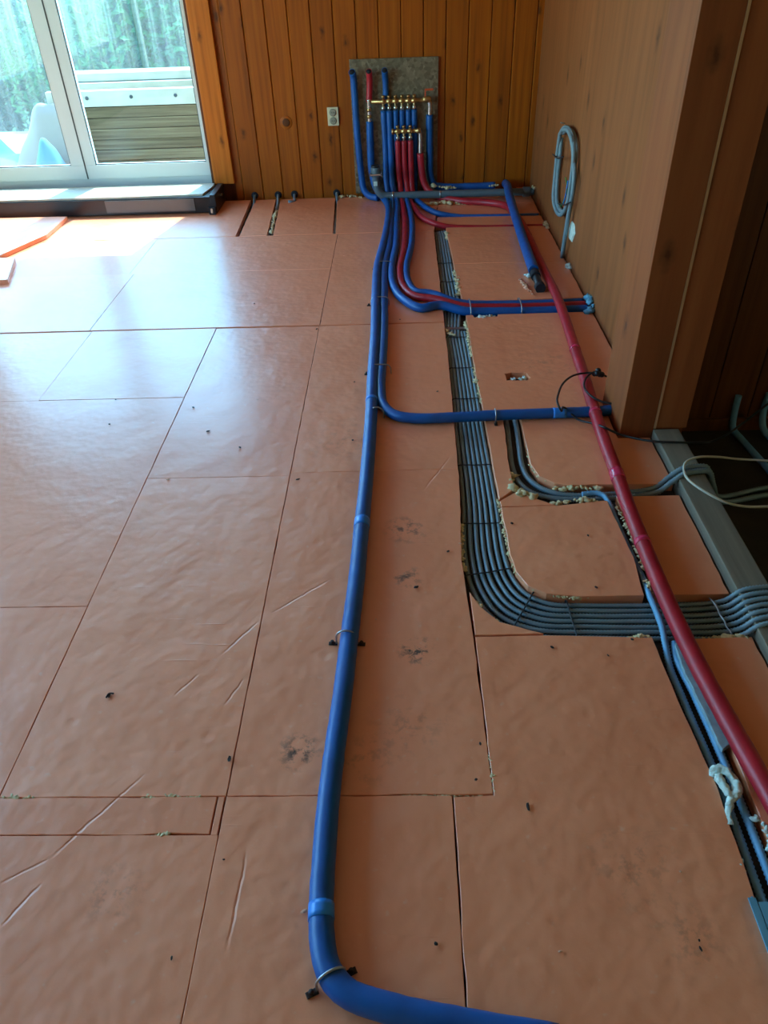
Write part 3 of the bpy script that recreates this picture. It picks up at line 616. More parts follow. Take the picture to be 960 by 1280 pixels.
# ------------------------------------------------------------------ narrow channel: two conduits
c2a = [(.402, 2.64, -.02), (.402, 2.5, -.022), (.394, 2.36, -.022), (.388, 2.21, -.022), (.402, 2.12, -.022), (.44, 2.06, -.022), (.50, 2.032, -.022), (.58, 2.022, -.022), (.66, 2.022, -.021), (.76, 2.030, -.020), (.86, 2.045, -.012), (.905, 2.058, .02), (.945, 2.07, .0425), (1.0, 2.085, .0425), (1.035, 2.09, .035), (1.06, 2.085, -.02), (1.12, 2.12, -.115), (1.32, 2.175, -.13), (1.6, 2.2, -.13)]
c2b = [(.438, 2.64, -.02), (.438, 2.5, -.022), (.430, 2.36, -.022), (.424, 2.23, -.022), (.436, 2.15, -.022), (.47, 2.092, -.022), (.52, 2.058, -.022), (.58, 2.046, -.022), (.66, 2.045, -.021), (.76, 2.052, -.020), (.86, 2.072, -.012), (.905, 2.088, .02), (.945, 2.10, .0425), (1.0, 2.112, .0425), (1.035, 2.117, .035), (1.06, 2.115, -.02), (1.12, 2.15, -.115), (1.32, 2.215, -.13), (1.6, 2.24, -.13)]
for pts, lab in ((c2a, 'nearer of the two'), (c2b, 'farther of the two')):
    tag(link('corrugated_conduit', tube_mesh('corrugated_conduit', pts, .0105, 10, rib=(.0095, .0025)), 'conduit'), 'grey conduit, %s in the narrow channel climbing the joist' % lab, 'conduit', 'conduits in the narrow channel')
# conduit that turns down the slot beside the red pipe
c3 = [(.60, 2.033, -.008), (.645, 2.032, -.003), (.668, 2.018, -.003), (.678, 1.985, -.008), (.684, 1.90, -.018), (.694, 1.72, -.021), (.698, 1.60, -.016), (.692, 1.545, -.004), (.690, 1.48, .004), (.690, 1.41, .003), (.686, 1.36, -.006)] + [(0.679, 1.279, -0.018), (0.681, 1.202, -0.018), (0.685, 1.101, -0.018), (0.690, 1.013, -0.018), (0.692, 0.928, -0.018), (0.691, 0.826, -0.018), (0.688, 0.737, -0.018), (0.688, 0.672, -0.018)]+[(.685, .5, -.021)]
tag(link('corrugated_conduit', tube_mesh('corrugated_conduit', c3, .0098, 10, rib=(.0095, .0024)), 'conduit2'), 'pale blue-grey conduit leaving the narrow channel and crossing over the wide bundle', 'conduit')
c4 = [(.710, 1.36, -.008)] + [(0.703, 1.313, -0.014), (0.711, 1.198, -0.014), (0.716, 1.093, -0.014), (0.719, 0.996, -0.014), (0.720, 0.922, -0.014), (0.720, 0.829, -0.014), (0.719, 0.740, -0.014)]+[(.716, .5, -.021)]
tag(link('corrugated_conduit', tube_mesh('corrugated_conduit', c4, .0100, 10, rib=(.0095, .0024)), 'conduit2'), 'blue-grey conduit in the slot beside the red pipe, nearest the pipe', 'conduit')
fs = slab_mesh('foam_strip', [q_[:2] for q_ in [(0.704, 1.342, 0.004), (0.722, 1.367, 0.004), (0.740, 1.358, 0.004), (0.756, 1.234, 0.004), (0.763, 1.103, 0.004), (0.744, 1.036, 0.004), (0.718, 1.019, 0.004), (0.714, 1.041, 0.004), (0.713, 1.076, 0.004), (0.711, 1.126, 0.004), (0.706, 1.184, 0.004), (0.701, 1.245, 0.004)]], -.010, .0045, rough=.003, seg=.012)
tag(link('foam_strip', fs, 'film'), 'pale foam sheet strip squeezed between conduit and red pipe', 'foam strip')

# ------------------------------------------------------------------ foam beads along cut edges
def bead(pts, size, label, m='foam', flat=.7, z=None, group='foam beads along the channels'):
    P = catmull(pts, size*.8); bm = bmesh.new()
    for i, q in enumerate(P):
        s = size*(.35+.95*abs(noise.noise(q*31+Vector((9, 4, 2)))*1.6))
        mt = Matrix.Translation(q+Vector((rnd.uniform(-1, 1), rnd.uniform(-1, 1), 0))*size*.6) @ Matrix.Rotation(rnd.random()*6, 4, 'Z') @ Matrix.Diagonal((s*rnd.uniform(.8, 1.5), s*rnd.uniform(.7, 1.2), s*flat, 1))
        g = bmesh.ops.create_icosphere(bm, subdivisions=2, radius=1.0, matrix=mt)
        for v in g['verts']: v.co += (v.co-q)*(.8*noise.noise(v.co*150)+.4*noise.noise(v.co*330))
    return tag(link('sealing_foam', finish(bm, 'sealing_foam', True), m), label, 'foam', group)
bead([(.316, 3.02, -.008), (.315, 2.9, -.006), (.317, 2.75, -.006), (.317, 2.66, -.006)], .008, 'foam crumbs on the channel edge left of the board with the cut-out hole')
bead([(.313, 3.5, -.010), (.314, 3.40, -.006), (.314, 3.25, -.006), (.313, 3.1, -.008)], .009, 'foam crumbs on the channel edge just nearer than the three curving pipes')
bead([(.306, 4.18, -.010), (.307, 4.08, -.004), (.309, 3.95, -.004), (.311, 3.85, -.010)], .013, 'yellowish foam lumps on the channel edge beyond the three curving pipes')
bead([(.296, 4.94, -.010), (.297, 4.86, -.002), (.298, 4.80, -.008)], .012, 'foam lump at the far end of the wide conduit channel')
bead([(.212, 3.40, -.008), (.222, 3.36, -.008), (.245, 3.34, -.008)], .008, 'foam crumbs on top of the conduits beside the steel strap')
bead([(.316, 2.0, -.008), (.316, 1.92, -.006), (.317, 1.82, -.008), (.318, 1.72, -.008), (.33, 1.64, -.008)], .007, 'foam bead on the inner edge of the wide channel before its bend')
bead([(.36, 1.585, -.008), (.40, 1.553, -.006), (.46, 1.536, -.006), (.52, 1.534, -.008)], .006, 'foam bead on the inner edge of the wide channel at its bend')
bead([(.182, 1.88, -.008), (.172, 1.74, -.008), (.174, 1.66, -.010)], .006, 'foam bead on the outer edge of the wide channel before its bend')
bead([(.196, 1.52, -.006), (.22, 1.475, -.004), (.25, 1.442, -.006)], .007, 'foam lump on the outer edge of the wide channel at its bend')
bead([(.60, 1.382, -.008), (.63, 1.378, -.002), (.655, 1.378, -.006)], .007, 'foam lump on the near edge of the wide channel beside the crossing conduit')
bead([(.80, 1.376, -.010), (.86, 1.374, -.004), (.90, 1.374, -.004)], .007, 'foam bead on the near edge of the wide channel by the joist')
bead([(.372, 2.16, -.012), (.370, 2.10, -.006), (.385, 2.050, .0), (.41, 2.03, .0), (.44, 2.01, -.006)], .016, 'grey foam filling the corner of the narrow channel', 'foam')
bead([(.455, 2.36, -.010), (.454, 2.24, -.008), (.465, 2.16, -.008), (.495, 2.11, -.008)], .006, 'thin foam bead along the outer bend of the narrow channel')
bead([(.515, 2.076, -.012), (.56, 2.068, -.008), (.62, 2.066, -.006), (.66, 2.066, -.010)], .011, 'foam bead along the far edge of the narrow channel')
bead([(.50, 1.985, -.010), (.56, 1.995, -.006), (.61, 1.992, .0), (.645, 1.985, -.006)], .009, 'foam bead along the near edge of the narrow channel')
bead([(.700, 1.96, -.010), (.704, 1.88, -.006), (.708, 1.78, -.006), (.710, 1.66, -.008)], .007, 'foam bead in the slot left of the red pipe')
bead([(.703, 1.595, -.004), (.704, 1.57, .002), (.70, 1.545, -.006)], .009, 'foam lump where the slot meets the wide channel')
lp = [(.676, .955, -.004), (.682, .968, .004), (.697, .966, .009), (.711, .950, .010), (.714, .925, .009), (.706, .905, .010), (.692, .905, .010), (.686, .925, .010), (.684, .950, .009)]
t = thing('sealing_foam', 'looped blob of pale foam bridging the slot in the foreground', 'foam', (.69, .93, 0), 'foam beads along the channels')
child('loop', tube_mesh('loop', lp, .0085, 14, .003, jitter=.5, lump=.0045), 'foamwhite', t)
child('run', tube_mesh('run', [(.704, .902, .008), (.690, .890, .006), (.680, .870, .002), (.676, .845, -.006)], .0105, 14, .003, jitter=.5, lump=.0045, rfun=lambda u: 1-.45*u), 'foamwhite', t)
bead([(.738, .86, -.004), (.742, .82, .002), (.744, .79, -.002), (.745, .75, -.004)], .010, 'pale foam torn along the right edge of the slot in the foreground', 'foamwhite')
bead([(.668, .80, -.010), (.667, .76, -.004), (.664, .72, -.008)], .007, 'pale foam on the left edge of the slot in the foreground', 'foamwhite')
bead([(.186, 1.05, -.006), (.187, .98, -.002), (.188, .925, -.004)], .0055, 'foam bead in the joint at the corner of the near board')
bead([(-.02, .916, -.006), (.06, .915, -.004), (.16, .917, -.006)], .0035, 'thin crumbly foam in the cross joint right of the blue pipe')
bead([(-.60, .915, -.004), (-.54, .916, -.002), (-.47, .915, -.004)], .004, 'thin crumbly foam in the cross joint left of the long seam')
bead([(-.93, .915, -.004), (-.86, .916, -.002), (-.80, .915, -.004)], .004, 'thin crumbly foam in the cross joint at the left picture edge')
bead([(-.58, .825, -.004), (-.52, .826, -.002)], .004, 'thin crumbly foam in the second cross joint left of the long seam')
bead([(.17, 5.53, .006), (.23, 5.515, .010), (.30, 5.53, .010), (.36, 5.52, .012), (.41, 5.53, .006)], .026, 'cream foam heap below the grey drain pipe')
bead([(.45, 5.52, .006), (.50, 5.525, .010), (.54, 5.53, .006)], .022, 'small cream foam heap right of the larger one below the drain pipe')
bead([(.24, 5.70, .085), (.32, 5.69, .074), (.40, 5.69, .068)], .013, 'cream foam on top of the drain pipe beside the plate')
bead([(.64, 5.69, .075), (.70, 5.69, .078)], .012, 'cream foam on top of the drain pipe near the corner')
bead([(-.45, 5.785, .004), (-.39, 5.79, .010), (-.33, 5.78, .006), (-.29, 5.75, .004)], .014, 'cream foam along the wall foot left of the metal plate')
bead([(.948, 5.62, .085), (.95, 5.57, .08)], .014, 'cream foam around the drain pipe where it enters the wall')
bead([(.945, 5.02, .006), (.948, 4.96, .012), (.95, 4.90, .004)], .014, 'cream foam lump where the thin red pipe enters the wall')
bead([(.925, 3.53, .004), (.948, 3.55, .02), (.952, 3.62, .040), (.948, 3.69, .024)], .020, 'pale blue foam plug where the three pipes enter the wall', 'bracket')
bead([(.36, 3.535, -.014), (.41, 3.54, -.006), (.46, 3.545, -.012)], .012, 'pale foam in the notch beside the three pipes', 'foamwhite')
bead([(.46, 2.875, -.018), (.49, 2.88, -.010), (.52, 2.89, -.016)], .017, 'pale lump in the square hole cut in the board', 'foamwhite')
bead([(-.895, 5.55, -.012), (-.885, 5.35, -.006), (-.87, 5.15, -.010), (-.862, 5.0, -.008)], .009, 'crumbly foam in the cable slot second from the window')
bead([(.655, 4.02, .001), (.662, 3.94, .003), (.675, 3.86, .004), (.685, 3.80, .002)], .009, 'crumbly torn insulation left of the dark pipe elbow', 'chiplight')
bead([(.700, 4.07, .008), (.705, 4.03, .014)], .013, 'white filler lump at the end of the slanting blue pipe', 'foamwhite')
bead([(.945, 3.10, .004), (.952, 3.0, .008), (.95, 2.86, .012), (.945, 2.78, .006)], .008, 'crumbly filler along the wall foot beside the post')

# ------------------------------------------------------------------ pipe clips
def clip(path_pt, d, r, label, width=None, screws=(1, 1), npipes=1, m='steel', group='pipe clips'):
    p = Vector(path_pt); d = Vector(d).normalized(); n_ = Vector((d.y, -d.x, 0))
    t = thing('pipe_clip', label, 'pipe clip', (p.x, p.y, 0), group)
    w = r*npipes
    pts = []
    for a in range(0, 181, 15):
        ca, sa = math.cos(math.radians(a)), math.sin(math.radians(a))
        off = (w-r)*(1 if ca > 0 else -1) if npipes > 1 and abs(ca) > .01 else 0
        pts.append(tuple(Vector((p.x, p.y, 0))+n_*(ca*(r+.0022)+off)+Vector((0, 0, r+sa*(r+.0022)))))
    a0 = Vector((p.x, p.y, 0))+n_*(w+.003); b0 = Vector((p.x, p.y, 0))-n_*(w+.003)
    pts = [tuple(a0+Vector((0, 0, .002)))]+pts+[tuple(b0+Vector((0, 0, .002)))]
    child('strap', tube_mesh('strap', pts, .0026, 8, .006), m, t)
    for s, on in zip((1, -1), screws):
        if not on: continue
        q = Vector((p.x, p.y, 0))+n_*s*(w+.014)
        child('foot', slab_mesh('foot', [tuple((q+n_*s*a+d*b)[:2]) for a, b in ((-.013, -.006), (.010, -.006), (.010, .006), (-.013, .006))], .001, .0035, gap=0, rough=0), 'rust', t)
        child('screw', lathe('screw', [(0, .005), (.006, .0055), (.009, .0045), (.0095, .0)], (q.x, q.y, .003), (0, 0, 1), 10), 'rust', t)
clip([(-0.165, 1.361, 0.026)][0], (.05, 1, 0), .0255, 'steel strap clip holding the long blue pipe in mid floor')
clip([(-0.150, 0.540, 0.026)][0], (-.5, 1, 0), .0255, 'steel strap clip at the foreground bend of the long blue pipe')
clip([(-0.108, 2.552, 0.026)][0], (0, 1, 0), .0245, 'clip where the branching pipe leaves the long blue pipe', screws=(0, 1))
clip([(-0.102, 2.931, 0.026)][0], (0, 1, 0), .0225, 'clip across both blue pipes between the branch and the dark joint', npipes=2, screws=(0, 1))
clip([(-0.115, 3.702, 0.026)][0], (0, 1, 0), .0225, 'clip across both blue pipes beside the curve of the three pipes', npipes=2, screws=(0, 1))
clip([(-0.101, 4.239, 0.026)][0], (0, 1, 0), .0225, 'clip across both blue pipes near the far cross joint', npipes=2, screws=(0, 1))
clip([(0.355, 2.522, 0.021)][0], (1, .02, 0), .022, 'clip on the branching blue pipe over the wide conduit channel', screws=(1, 0))
for px, lab in ((.345, 'left'), (.60, 'right')):
    pts = [(px, 3.563, -.005), (px, 3.572, .022), (px, 3.61, .030), (px, 3.65, .032), (px, 3.69, .027), (px, 3.712, .015), (px, 3.716, -.008)]
    tag(link('pipe_tie', tube_mesh('pipe_tie', pts, .0032, 8, .008), 'steel'), 'grey tie over the three pipes in the wall groove, the %s of two' % lab, 'cable tie')

# ------------------------------------------------------------------ right wall fittings
XW = .956
t = thing('conduit_coil', 'coil of grey corrugated conduit hung on the right wall', 'conduit coil', (XW, 4.7, .3))
coil = []
def wx(px_pts): return px_pts
loop1 = [(0.925, 4.713, 0.588), (0.925, 4.730, 0.491), (0.925, 4.728, 0.360), (0.925, 4.714, 0.250), (0.925, 4.599, 0.203), (0.925, 4.425, 0.224), (0.925, 4.307, 0.313), (0.925, 4.276, 0.446), (0.925, 4.285, 0.564), (0.925, 4.357, 0.639), (0.925, 4.485, 0.658), (0.925, 4.617, 0.638), (0.925, 4.713, 0.588)]
loop2 = [(0.938, 4.722, 0.569), (0.938, 4.713, 0.473), (0.938, 4.717, 0.353), (0.938, 4.675, 0.246), (0.938, 4.547, 0.217), (0.938, 4.393, 0.259), (0.938, 4.321, 0.373), (0.938, 4.291, 0.503), (0.938, 4.309, 0.598), (0.938, 4.407, 0.645), (0.938, 4.567, 0.639), (0.938, 4.690, 0.600)]
tail = [(0.930, 4.308, 0.559), (0.930, 4.243, 0.494), (0.930, 4.225, 0.397), (0.930, 4.253, 0.298), (0.930, 4.280, 0.192), (0.930, 4.298, 0.065)]+[(0.948, 4.389, -0.031)]
child('loop', tube_mesh('loop', loop1, .0125, 12, rib=(.007, .0014)), 'conduit', t)
child('loop', tube_mesh('loop', loop2, .0125, 12, rib=(.007, .0014)), 'conduit', t)
child('tail', tube_mesh('tail', [(0.918, 4.578, 0.637), (0.918, 4.467, 0.654), (0.918, 4.335, 0.628)]+tail, .0125, 12, rib=(.007, .0014)), 'conduit', t)
child('tie', tube_mesh('tie', [(0.908, 4.781, 0.468), (0.908, 4.624, 0.480), (0.908, 4.470, 0.521)], .004, 6, .008), 'tie', t)
child('tie', tube_mesh('tie', [(0.906, 4.456, 0.278), (0.906, 4.299, 0.312), (0.906, 4.144, 0.366)], .004, 6, .008), 'tie', t)
child('wire_end', tube_mesh('wire_end', [(0.928, 4.441, 0.419), (0.928, 4.368, 0.382), (0.928, 4.401, 0.318), (0.928, 4.486, 0.252)], .004, 6, .01), 'leaf', t)
child('wire_end', tube_mesh('wire_end', [(0.926, 4.359, 0.422), (0.926, 4.380, 0.341), (0.926, 4.417, 0.284)], .0035, 6, .01), 'bluetape', t)
child('nail', tube_mesh('nail', [(XW, 4.76, .635), (.93, 4.765, .640)], .003, 6, .02), 'steel', t)
def patch(pts, label, m='plaster', th=.006):
    P = [(p[1], p[2]) for p in pts]; A = rough_poly(P, .006, .02, rnd.random()*9); bm = bmesh.new()
    f0 = [bm.verts.new((XW+.001, a, b)) for a, b in A]; cx = sum(a for a, b in A)/len(A); cz = sum(b for a, b in A)/len(A)
    f1 = [bm.verts.new((XW-th, cx+(a-cx)*.85, cz+(b-cz)*.85)) for a, b in A]; n = len(A)
    for j in range(n): bm.faces.new((f0[j], f0[(j+1) % n], f1[(j+1) % n], f1[j]))
    bm.faces.new(f1); bm.faces.new(f0[::-1])
    return tag(link('wall_filler', finish(bm, 'wall_filler'), m), label, 'filler')
patch([(0.956, 4.318, 0.184), (0.956, 4.277, 0.231), (0.956, 4.209, 0.234), (0.956, 4.161, 0.196), (0.956, 4.212, 0.132), (0.956, 4.307, 0.129)], 'white filler patch on the wall right of the hanging conduit tail')
q = patch([(0.956, 3.107, 0.177), (0.956, 3.085, 0.208), (0.956, 3.030, 0.230), (0.956, 3.009, 0.200), (0.956, 3.013, 0.144), (0.956, 3.040, 0.121), (0.956, 3.099, 0.143)], 'small white filler patch with a dark hole near the post')
tag(link('cable_hole', lathe('cable_hole', [(0, .009), (.002, .009), (.0025, .006), (.0026, 0)], (XW-.006, 3.065, .152), (-1, 0, 0), 10), 'bore'), 'dark cable hole in the filler patch near the post', 'hole')
bead([(0.948, 4.444, -0.031), (0.948, 4.341, -0.024), (0.948, 4.199, -0.007), (0.948, 4.171, 0.025)], .016, 'pale filler where the hanging conduit tail enters the wall foot', 'plaster')

# ------------------------------------------------------------------ cables near the post
cb = [(0.861, 2.705, 0.055), (0.832, 2.762, 0.055)]+[(0.796, 2.746, 0.075)]+[(0.758, 2.765, 0.070), (0.699, 2.747, 0.070), (0.646, 2.687, 0.070), (0.608, 2.595, 0.070), (0.592, 2.520, 0.070)]+[(0.607, 2.501, 0.045)]+[(0.618, 2.464, 0.049)]+[(0.671, 2.494, 0.012)]+[(0.716, 2.449, 0.020)]+[(0.736, 2.359, 0.056)]+[(0.796, 2.349, 0.030)]+[(0.857, 2.305, 0.035)]+[(0.906, 2.276, 0.042), (0.989, 2.268, 0.042)]+[(1.082, 2.315, 0.010)]+[(1.187, 2.433, -0.060)]+[(1.284, 2.520, -0.080)]+[(1.351, 2.564, -0.060)]+[(1.443, 2.601, 0.000)]+[(1.528, 2.640, 0.030)]
cb[9] = (cb[9][0], 2.53, .047)
tag(link('black_cable', tube_mesh('black_cable', cb, .0042, 8, .01), 'cable'), 'black cable looping over the red pipe and trailing past the post into the alcove', 'cable')
cb2 = [(0.797, 2.753, 0.075), (0.772, 2.754, 0.075)]+[(0.746, 2.733, 0.065)]+[(0.728, 2.684, 0.055)]+[(0.734, 2.595, 0.060)]+[(0.772, 2.560, 0.050), (0.817, 2.539, 0.050)]
tag(link('black_cable', tube_mesh('black_cable', cb2, .0042, 8, .01), 'cable'), 'short black cable end passing under the knot to the wall beside the post', 'cable')
bm = bmesh.new()
for j in range(7):
    bmesh.ops.create_icosphere(bm, subdivisions=2, radius=.012, matrix=Matrix.Translation(Vector([(0.799, 2.759, 0.072)][0])+Vector((rnd.uniform(-.014, .014), rnd.uniform(-.014, .014), rnd.uniform(-.006, .006)))))
tag(link('cable_knot', finish(bm, 'cable_knot', True), 'cable'), 'black taped knot of cable on the red pipe beside the post', 'cable knot')
wc = [(1.415, 2.221, -0.030)]+[(1.312, 2.246, -0.030)]+[(1.209, 2.244, -0.020)]+[(1.100, 2.203, 0.020)]+[(1.005, 2.149, 0.055)]+[(0.957, 2.113, 0.060), (0.935, 2.056, 0.060)]+[(0.933, 1.997, 0.066), (0.961, 1.938, 0.066)]+[(1.016, 1.902, 0.050)]+[(1.091, 1.914, 0.020)]+[(1.187, 1.937, 0.000), (1.289, 1.947, 0.000)]
tag(link('beige_cable', tube_mesh('beige_cable', wc, .0042, 8, .01), 'whitecable'), 'thin beige cable looped over the joist beside the post', 'cable')
for pts, lab in (([(1.335, 2.635, .02), (1.336, 2.630, -.06), (1.338, 2.61, -.115), (1.352, 2.55, -.128), (1.372, 2.36, -.128), (1.39, 2.15, -.128), (1.44, 1.8, -.128)], 'blue-grey conduit coming down the alcove planks and along its floor'), ([(1.452, 2.632, .03), (1.447, 2.625, -.04), (1.452, 2.59, -.11), (1.50, 2.45, -.128), (1.62, 2.1, -.128)], 'blue-grey conduit at the right picture edge of the alcove')):
    tag(link('corrugated_conduit', tube_mesh('corrugated_conduit', pts, .0135, 12, rib=(.007, .0015)), 'conduit2'), lab, 'conduit')
# pale blue channel piece in the foreground
t = thing('duct_piece', 'pale blue plastic duct end in the slot at the lower right edge', 'duct', (.70, .6, 0))
child('body', boxes('body', [((.656, .44, -.030), (.742, .688, -.026)), ((.656, .44, -.026), (.660, .688, .012)), ((.738, .44, -.026), (.742, .688, .012))], .0008), 'bracket', t)
child('lid', boxes('lid', [((.664, .40, .0125), (.735, .676, .0155)), ((.648, .46, .0125), (.6625, .684, .016))], .001), 'bracket', t)

# ------------------------------------------------------------------ crumbs and chips lying on the boards
chips = [(-0.730, 3.841, -0.000), (-0.784, 3.767, 0.000), (-0.414, 3.668, 0.000), (-0.260, 3.497, 0.000), (-0.422, 3.420, -0.000), (-0.212, 2.861, 0.000), (-0.197, 2.390, 0.000), (-0.611, 2.724, 0.000), (-1.218, 2.751, 0.000), (-1.182, 2.547, 0.000), (-0.381, 2.137, 0.000), (-0.171, 1.828, 0.000), (-0.421, 1.008, 0.000), (-0.763, 1.195, 0.000), (-0.013, 3.511, 0.000), (-0.125, 3.154, 0.000), (0.141, 2.759, 0.000), (0.271, 1.986, 0.000), (0.341, 1.868, 0.000), (0.168, 1.772, 0.000), (0.026, 1.577, 0.000), (0.165, 1.044, 0.000), (0.147, 0.950, 0.000), (-0.089, 1.450, 0.000), (0.939, 1.824, 0.000), (0.996, 1.810, 0.000), (0.599, 1.364, 0.000), (0.774, 2.044, 0.000), (0.128, 1.735, 0.000), (0.571, 1.801, 0.000), (0.546, 1.566, -0.000), (-0.348, 4.486, 0.000), (-0.623, 2.355, 0.000), (-0.869, 2.668, 0.000), (-0.770, 2.476, 0.000), (-0.848, 2.152, 0.000), (0.382, 1.339, -0.000), (0.523, 1.309, 0.000), (0.254, 0.882, 0.000), (0.539, 0.741, 0.000), (0.533, 0.597, 0.000), (0.535, 0.612, 0.000), (0.043, 0.606, 0.000), (0.273, 0.593, 0.000), (-0.390, 0.769, 0.000), (-0.190, 0.768, 0.000), (-0.454, 0.581, 0.000), (-0.213, 0.665, 0.000)]
for j, p_ in enumerate(chips):
    s = rnd.uniform(.002, .0048); bm = bmesh.new(); l_ = rnd.uniform(1, 2.6)
    mt = Matrix.Translation((p_[0], p_[1], s*.4+.0015)) @ Matrix.Rotation(rnd.random()*6.3, 4, 'Z') @ Matrix.Diagonal((s*l_, s, s*.5, 1))
    g = bmesh.ops.create_icosphere(bm, subdivisions=1, radius=1.0, matrix=mt)
    for v in g['verts']: v.co += (v.co-Vector(p_))*.35*noise.noise(v.co*170)
    mm = 'chiplight' if j % 4 == 3 else 'chip'
    tag(link('debris_chip', finish(bm, 'debris_chip'), mm), 'small pale crumb lying on the insulation boards' if mm == 'chiplight' else 'small dark chip lying on the insulation boards', 'debris', 'pale crumbs on the floor' if mm == 'chiplight' else 'dark chips on the floor')
sv = [Vector(p_) for p_ in [(-0.768, 1.187, 0.004), (-0.765, 1.200, 0.004), (-0.753, 1.200, 0.004)]]
tag(link('bark_sliver', tube_mesh('bark_sliver', [tuple(v) for v in sv], .0022, 6, .004), 'chip'), 'curved dark sliver on the floor at the left, below the small corner joint', 'debris')

# ------------------------------------------------------------------ outside
struct(link('ground', box('ground', (-30, 6.05, -.5), (20, 60, -.30)), 'ground'))
struct(link('floor_terrace', box('floor_terrace', (-7, 6.01, -.30), (1.5, 8.9, -.02)), 'terrace'))
t = thing('plank_stack', 'stack of weathered planks on the terrace outside the window', 'plank stack', (-2.2, 7.1, 0))
zs = [(-.018, .068), (.072, .150), (.154, .232), (.236, .314), (.318, .396), (.400, .478)]
for j, (a, b) in enumerate(zs):
    child('plank', box('plank', (-2.86+rnd.uniform(-.02, .02), 6.9+rnd.uniform(0, .02), a), (-1.45, 7.26, b), .004), 'oldplank', t)
w_ = child('white_plank', box('white_plank', (-2.92, 6.905, .484), (-1.5, 6.985, .60), .004), 'whiteplank', t)
for bx_ in (-2.58, -2.21, -1.84):
    child('bolt', lathe('bolt', [(0, .014), (.006, .014), (.012, .008)], (bx_, 6.905, .55), (0, -1, 0), 12), 'gasket', w_)
for j, (a, b, y_) in enumerate(((.484, .555, 7.10), (.56, .625, 7.16), (.63, .69, 7.22))):
    child('plank', box('plank', (-2.95, y_, a), (-1.5, 7.45, b), .004), 'oldplank' if j < 1 else 'whiteplank', t)
def drape(name, x0, x1, y0, y1, hfun, m, label, amp=.045):
    bm = bmesh.new(); nx, ny = 40, 26; G = []
    for i in range(nx+1):
        row = []
        for j in range(ny+1):
            u, v = i/nx, j/ny; X = x0+(x1-x0)*u; Y = y0+(y1-y0)*v
            fold = amp*math.sin(u*17+2.2*noise.noise(Vector((X*2, Y*2, 1))))*(1-abs(2*v-1))
            row.append(bm.verts.new((X+.05*noise.noise(Vector((X*3, Y*3, 7))), Y, max(-.015, hfun(u, v)+fold+.05*noise.noise(Vector((X*4, Y*4, 3)))))))
        G.append(row)
    for i in range(nx):
        for j in range(ny): bm.faces.new((G[i][j], G[i+1][j], G[i+1][j+1], G[i][j+1]))
    o = tag(link(name, finish(bm, name, True), m), label, 'sheet'); md = o.modifiers.new('thickness', 'SOLIDIFY'); md.thickness = .012; return o
drape('draped_sheet', -3.30, -2.72, 6.75, 7.35, lambda u, v: -.01+.52*min(1, 1.5*math.sin(math.pi*min(1, v*1.25)))*max(.05, math.sin(math.pi*min(.95, u*.62+.05))), 'cloth', 'white sheet draped over a heap outside the left sash')
drape('folded_sheet', -3.9, -3.28, 6.7, 7.4, lambda u, v: .02+.28*math.sin(math.pi*v)*(.6+.4*math.sin(5*u)), 'bluecloth', 'pale blue crumpled sheet lying outside at the far left')
drape('folded_sheet', -3.05, -2.80, 6.50, 6.74, lambda u, v: .02+.30*math.sin(math.pi*v)*math.sin(math.pi*u), 'bluecloth', 'small pale blue bundle in front of the white sheet outside', .012)
# clear corrugated sheet
bm = bmesh.new(); G = []
for i in range(401):
    X = -4.4+3.9*i/400; Y = 8.15+.016*math.sin(X*2*math.pi/.13)
    G.append([bm.verts.new((X, Y, z)) for z in (.05, .7, 1.4, 2.0)])
for a, b in zip(G, G[1:]):
    for j in range(3): bm.faces.new((a[j], b[j], b[j+1], a[j+1]))
t = thing('corrugated_screen', 'clear corrugated plastic screen standing outside the window', 'screen', (-2.4, 8.15, 0))
child('sheet', finish(bm, 'sheet', True), 'poly', t)
for bx_ in (-4.3, -2.45, -.6): child('screen_post', box('screen_post', (bx_, 8.19, -.02), (bx_+.05, 8.24, 2.0), .003), 'oldplank', t)
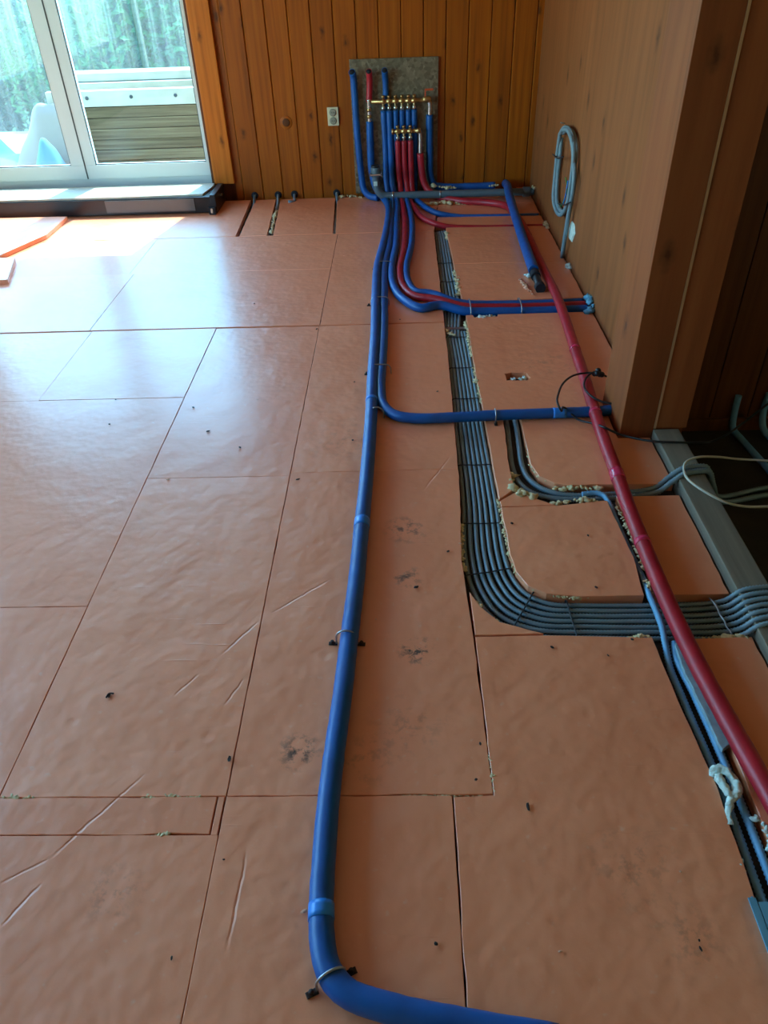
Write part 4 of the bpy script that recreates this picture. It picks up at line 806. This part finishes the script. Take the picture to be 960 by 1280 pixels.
# shrubs beyond
def shrub(x, y, h, w, m, label, n):
    t = thing('leafy_shrub', label, 'shrub', (x, y, -.3), 'shrubs beyond the terrace')
    vs_, fs = [], []
    for q in range(n):
        while True:
            a = Vector((rnd.uniform(-1, 1), rnd.uniform(-1, 1), rnd.uniform(-1, 1)))
            if .35 < a.length < 1: break
        lump = 1+.3*noise.noise(a*2.3+Vector((x, y, 0)))
        p_ = Vector((x+a.x*w*lump, y+a.y*w*.7*lump, -.3+h*.5+a.z*h*.5*lump))
        u = Vector((rnd.gauss(0, 1), rnd.gauss(0, 1), rnd.gauss(0, .6))).normalized(); v = u.orthogonal().normalized(); s = rnd.uniform(.03, .075)
        nrm = u.cross(v)*s*.25; b = len(vs_)
        vs_ += [p_-u*s, p_+v*s*.5+nrm, p_+u*s, p_-v*s*.5+nrm]; fs += [(b, b+1, b+2), (b, b+2, b+3)]
    me = bpy.data.meshes.new('foliage'); me.from_pydata([tuple(v) for v in vs_], [], fs); me.update()
    child('foliage', me, m, t)
    child('stem', tube_mesh('stem', [(x, y, -.3), (x+.03, y, h*.2), (x-.02, y+.03, h*.45)], .03, 8, .1), 'stem', t)
for (x, y, h, w, m, lab, n) in ((-4.9, 10.2, 1.9, .95, 'leafdark', 'dark leafy shrub beyond the terrace at the left picture edge', 5000), (-3.7, 9.8, 1.5, .8, 'leaf', 'low bright green shrub seen through the left sash', 4500), (-2.75, 10.3, 1.8, .85, 'leaf', 'bright green shrub beyond the window mullion', 5000), (-1.75, 9.9, 1.6, .8, 'leaf', 'bright green shrub above the plank stack', 5000), (-.9, 10.4, 2.0, .9, 'leafdark', 'dark leafy shrub behind the right window jamb', 4000), (-3.3, 11.8, 2.6, 1.4, 'leafdark', 'tall dark shrub at the back behind the left sash', 6000), (-1.6, 12.0, 2.6, 1.4, 'leafdark', 'tall dark shrub at the back behind the right sash', 6000), (-5.6, 12.2, 2.6, 1.4, 'leafdark', 'tall dark shrub at the back, farthest left', 4000)):
    shrub(x, y, h, w, m, lab, n)
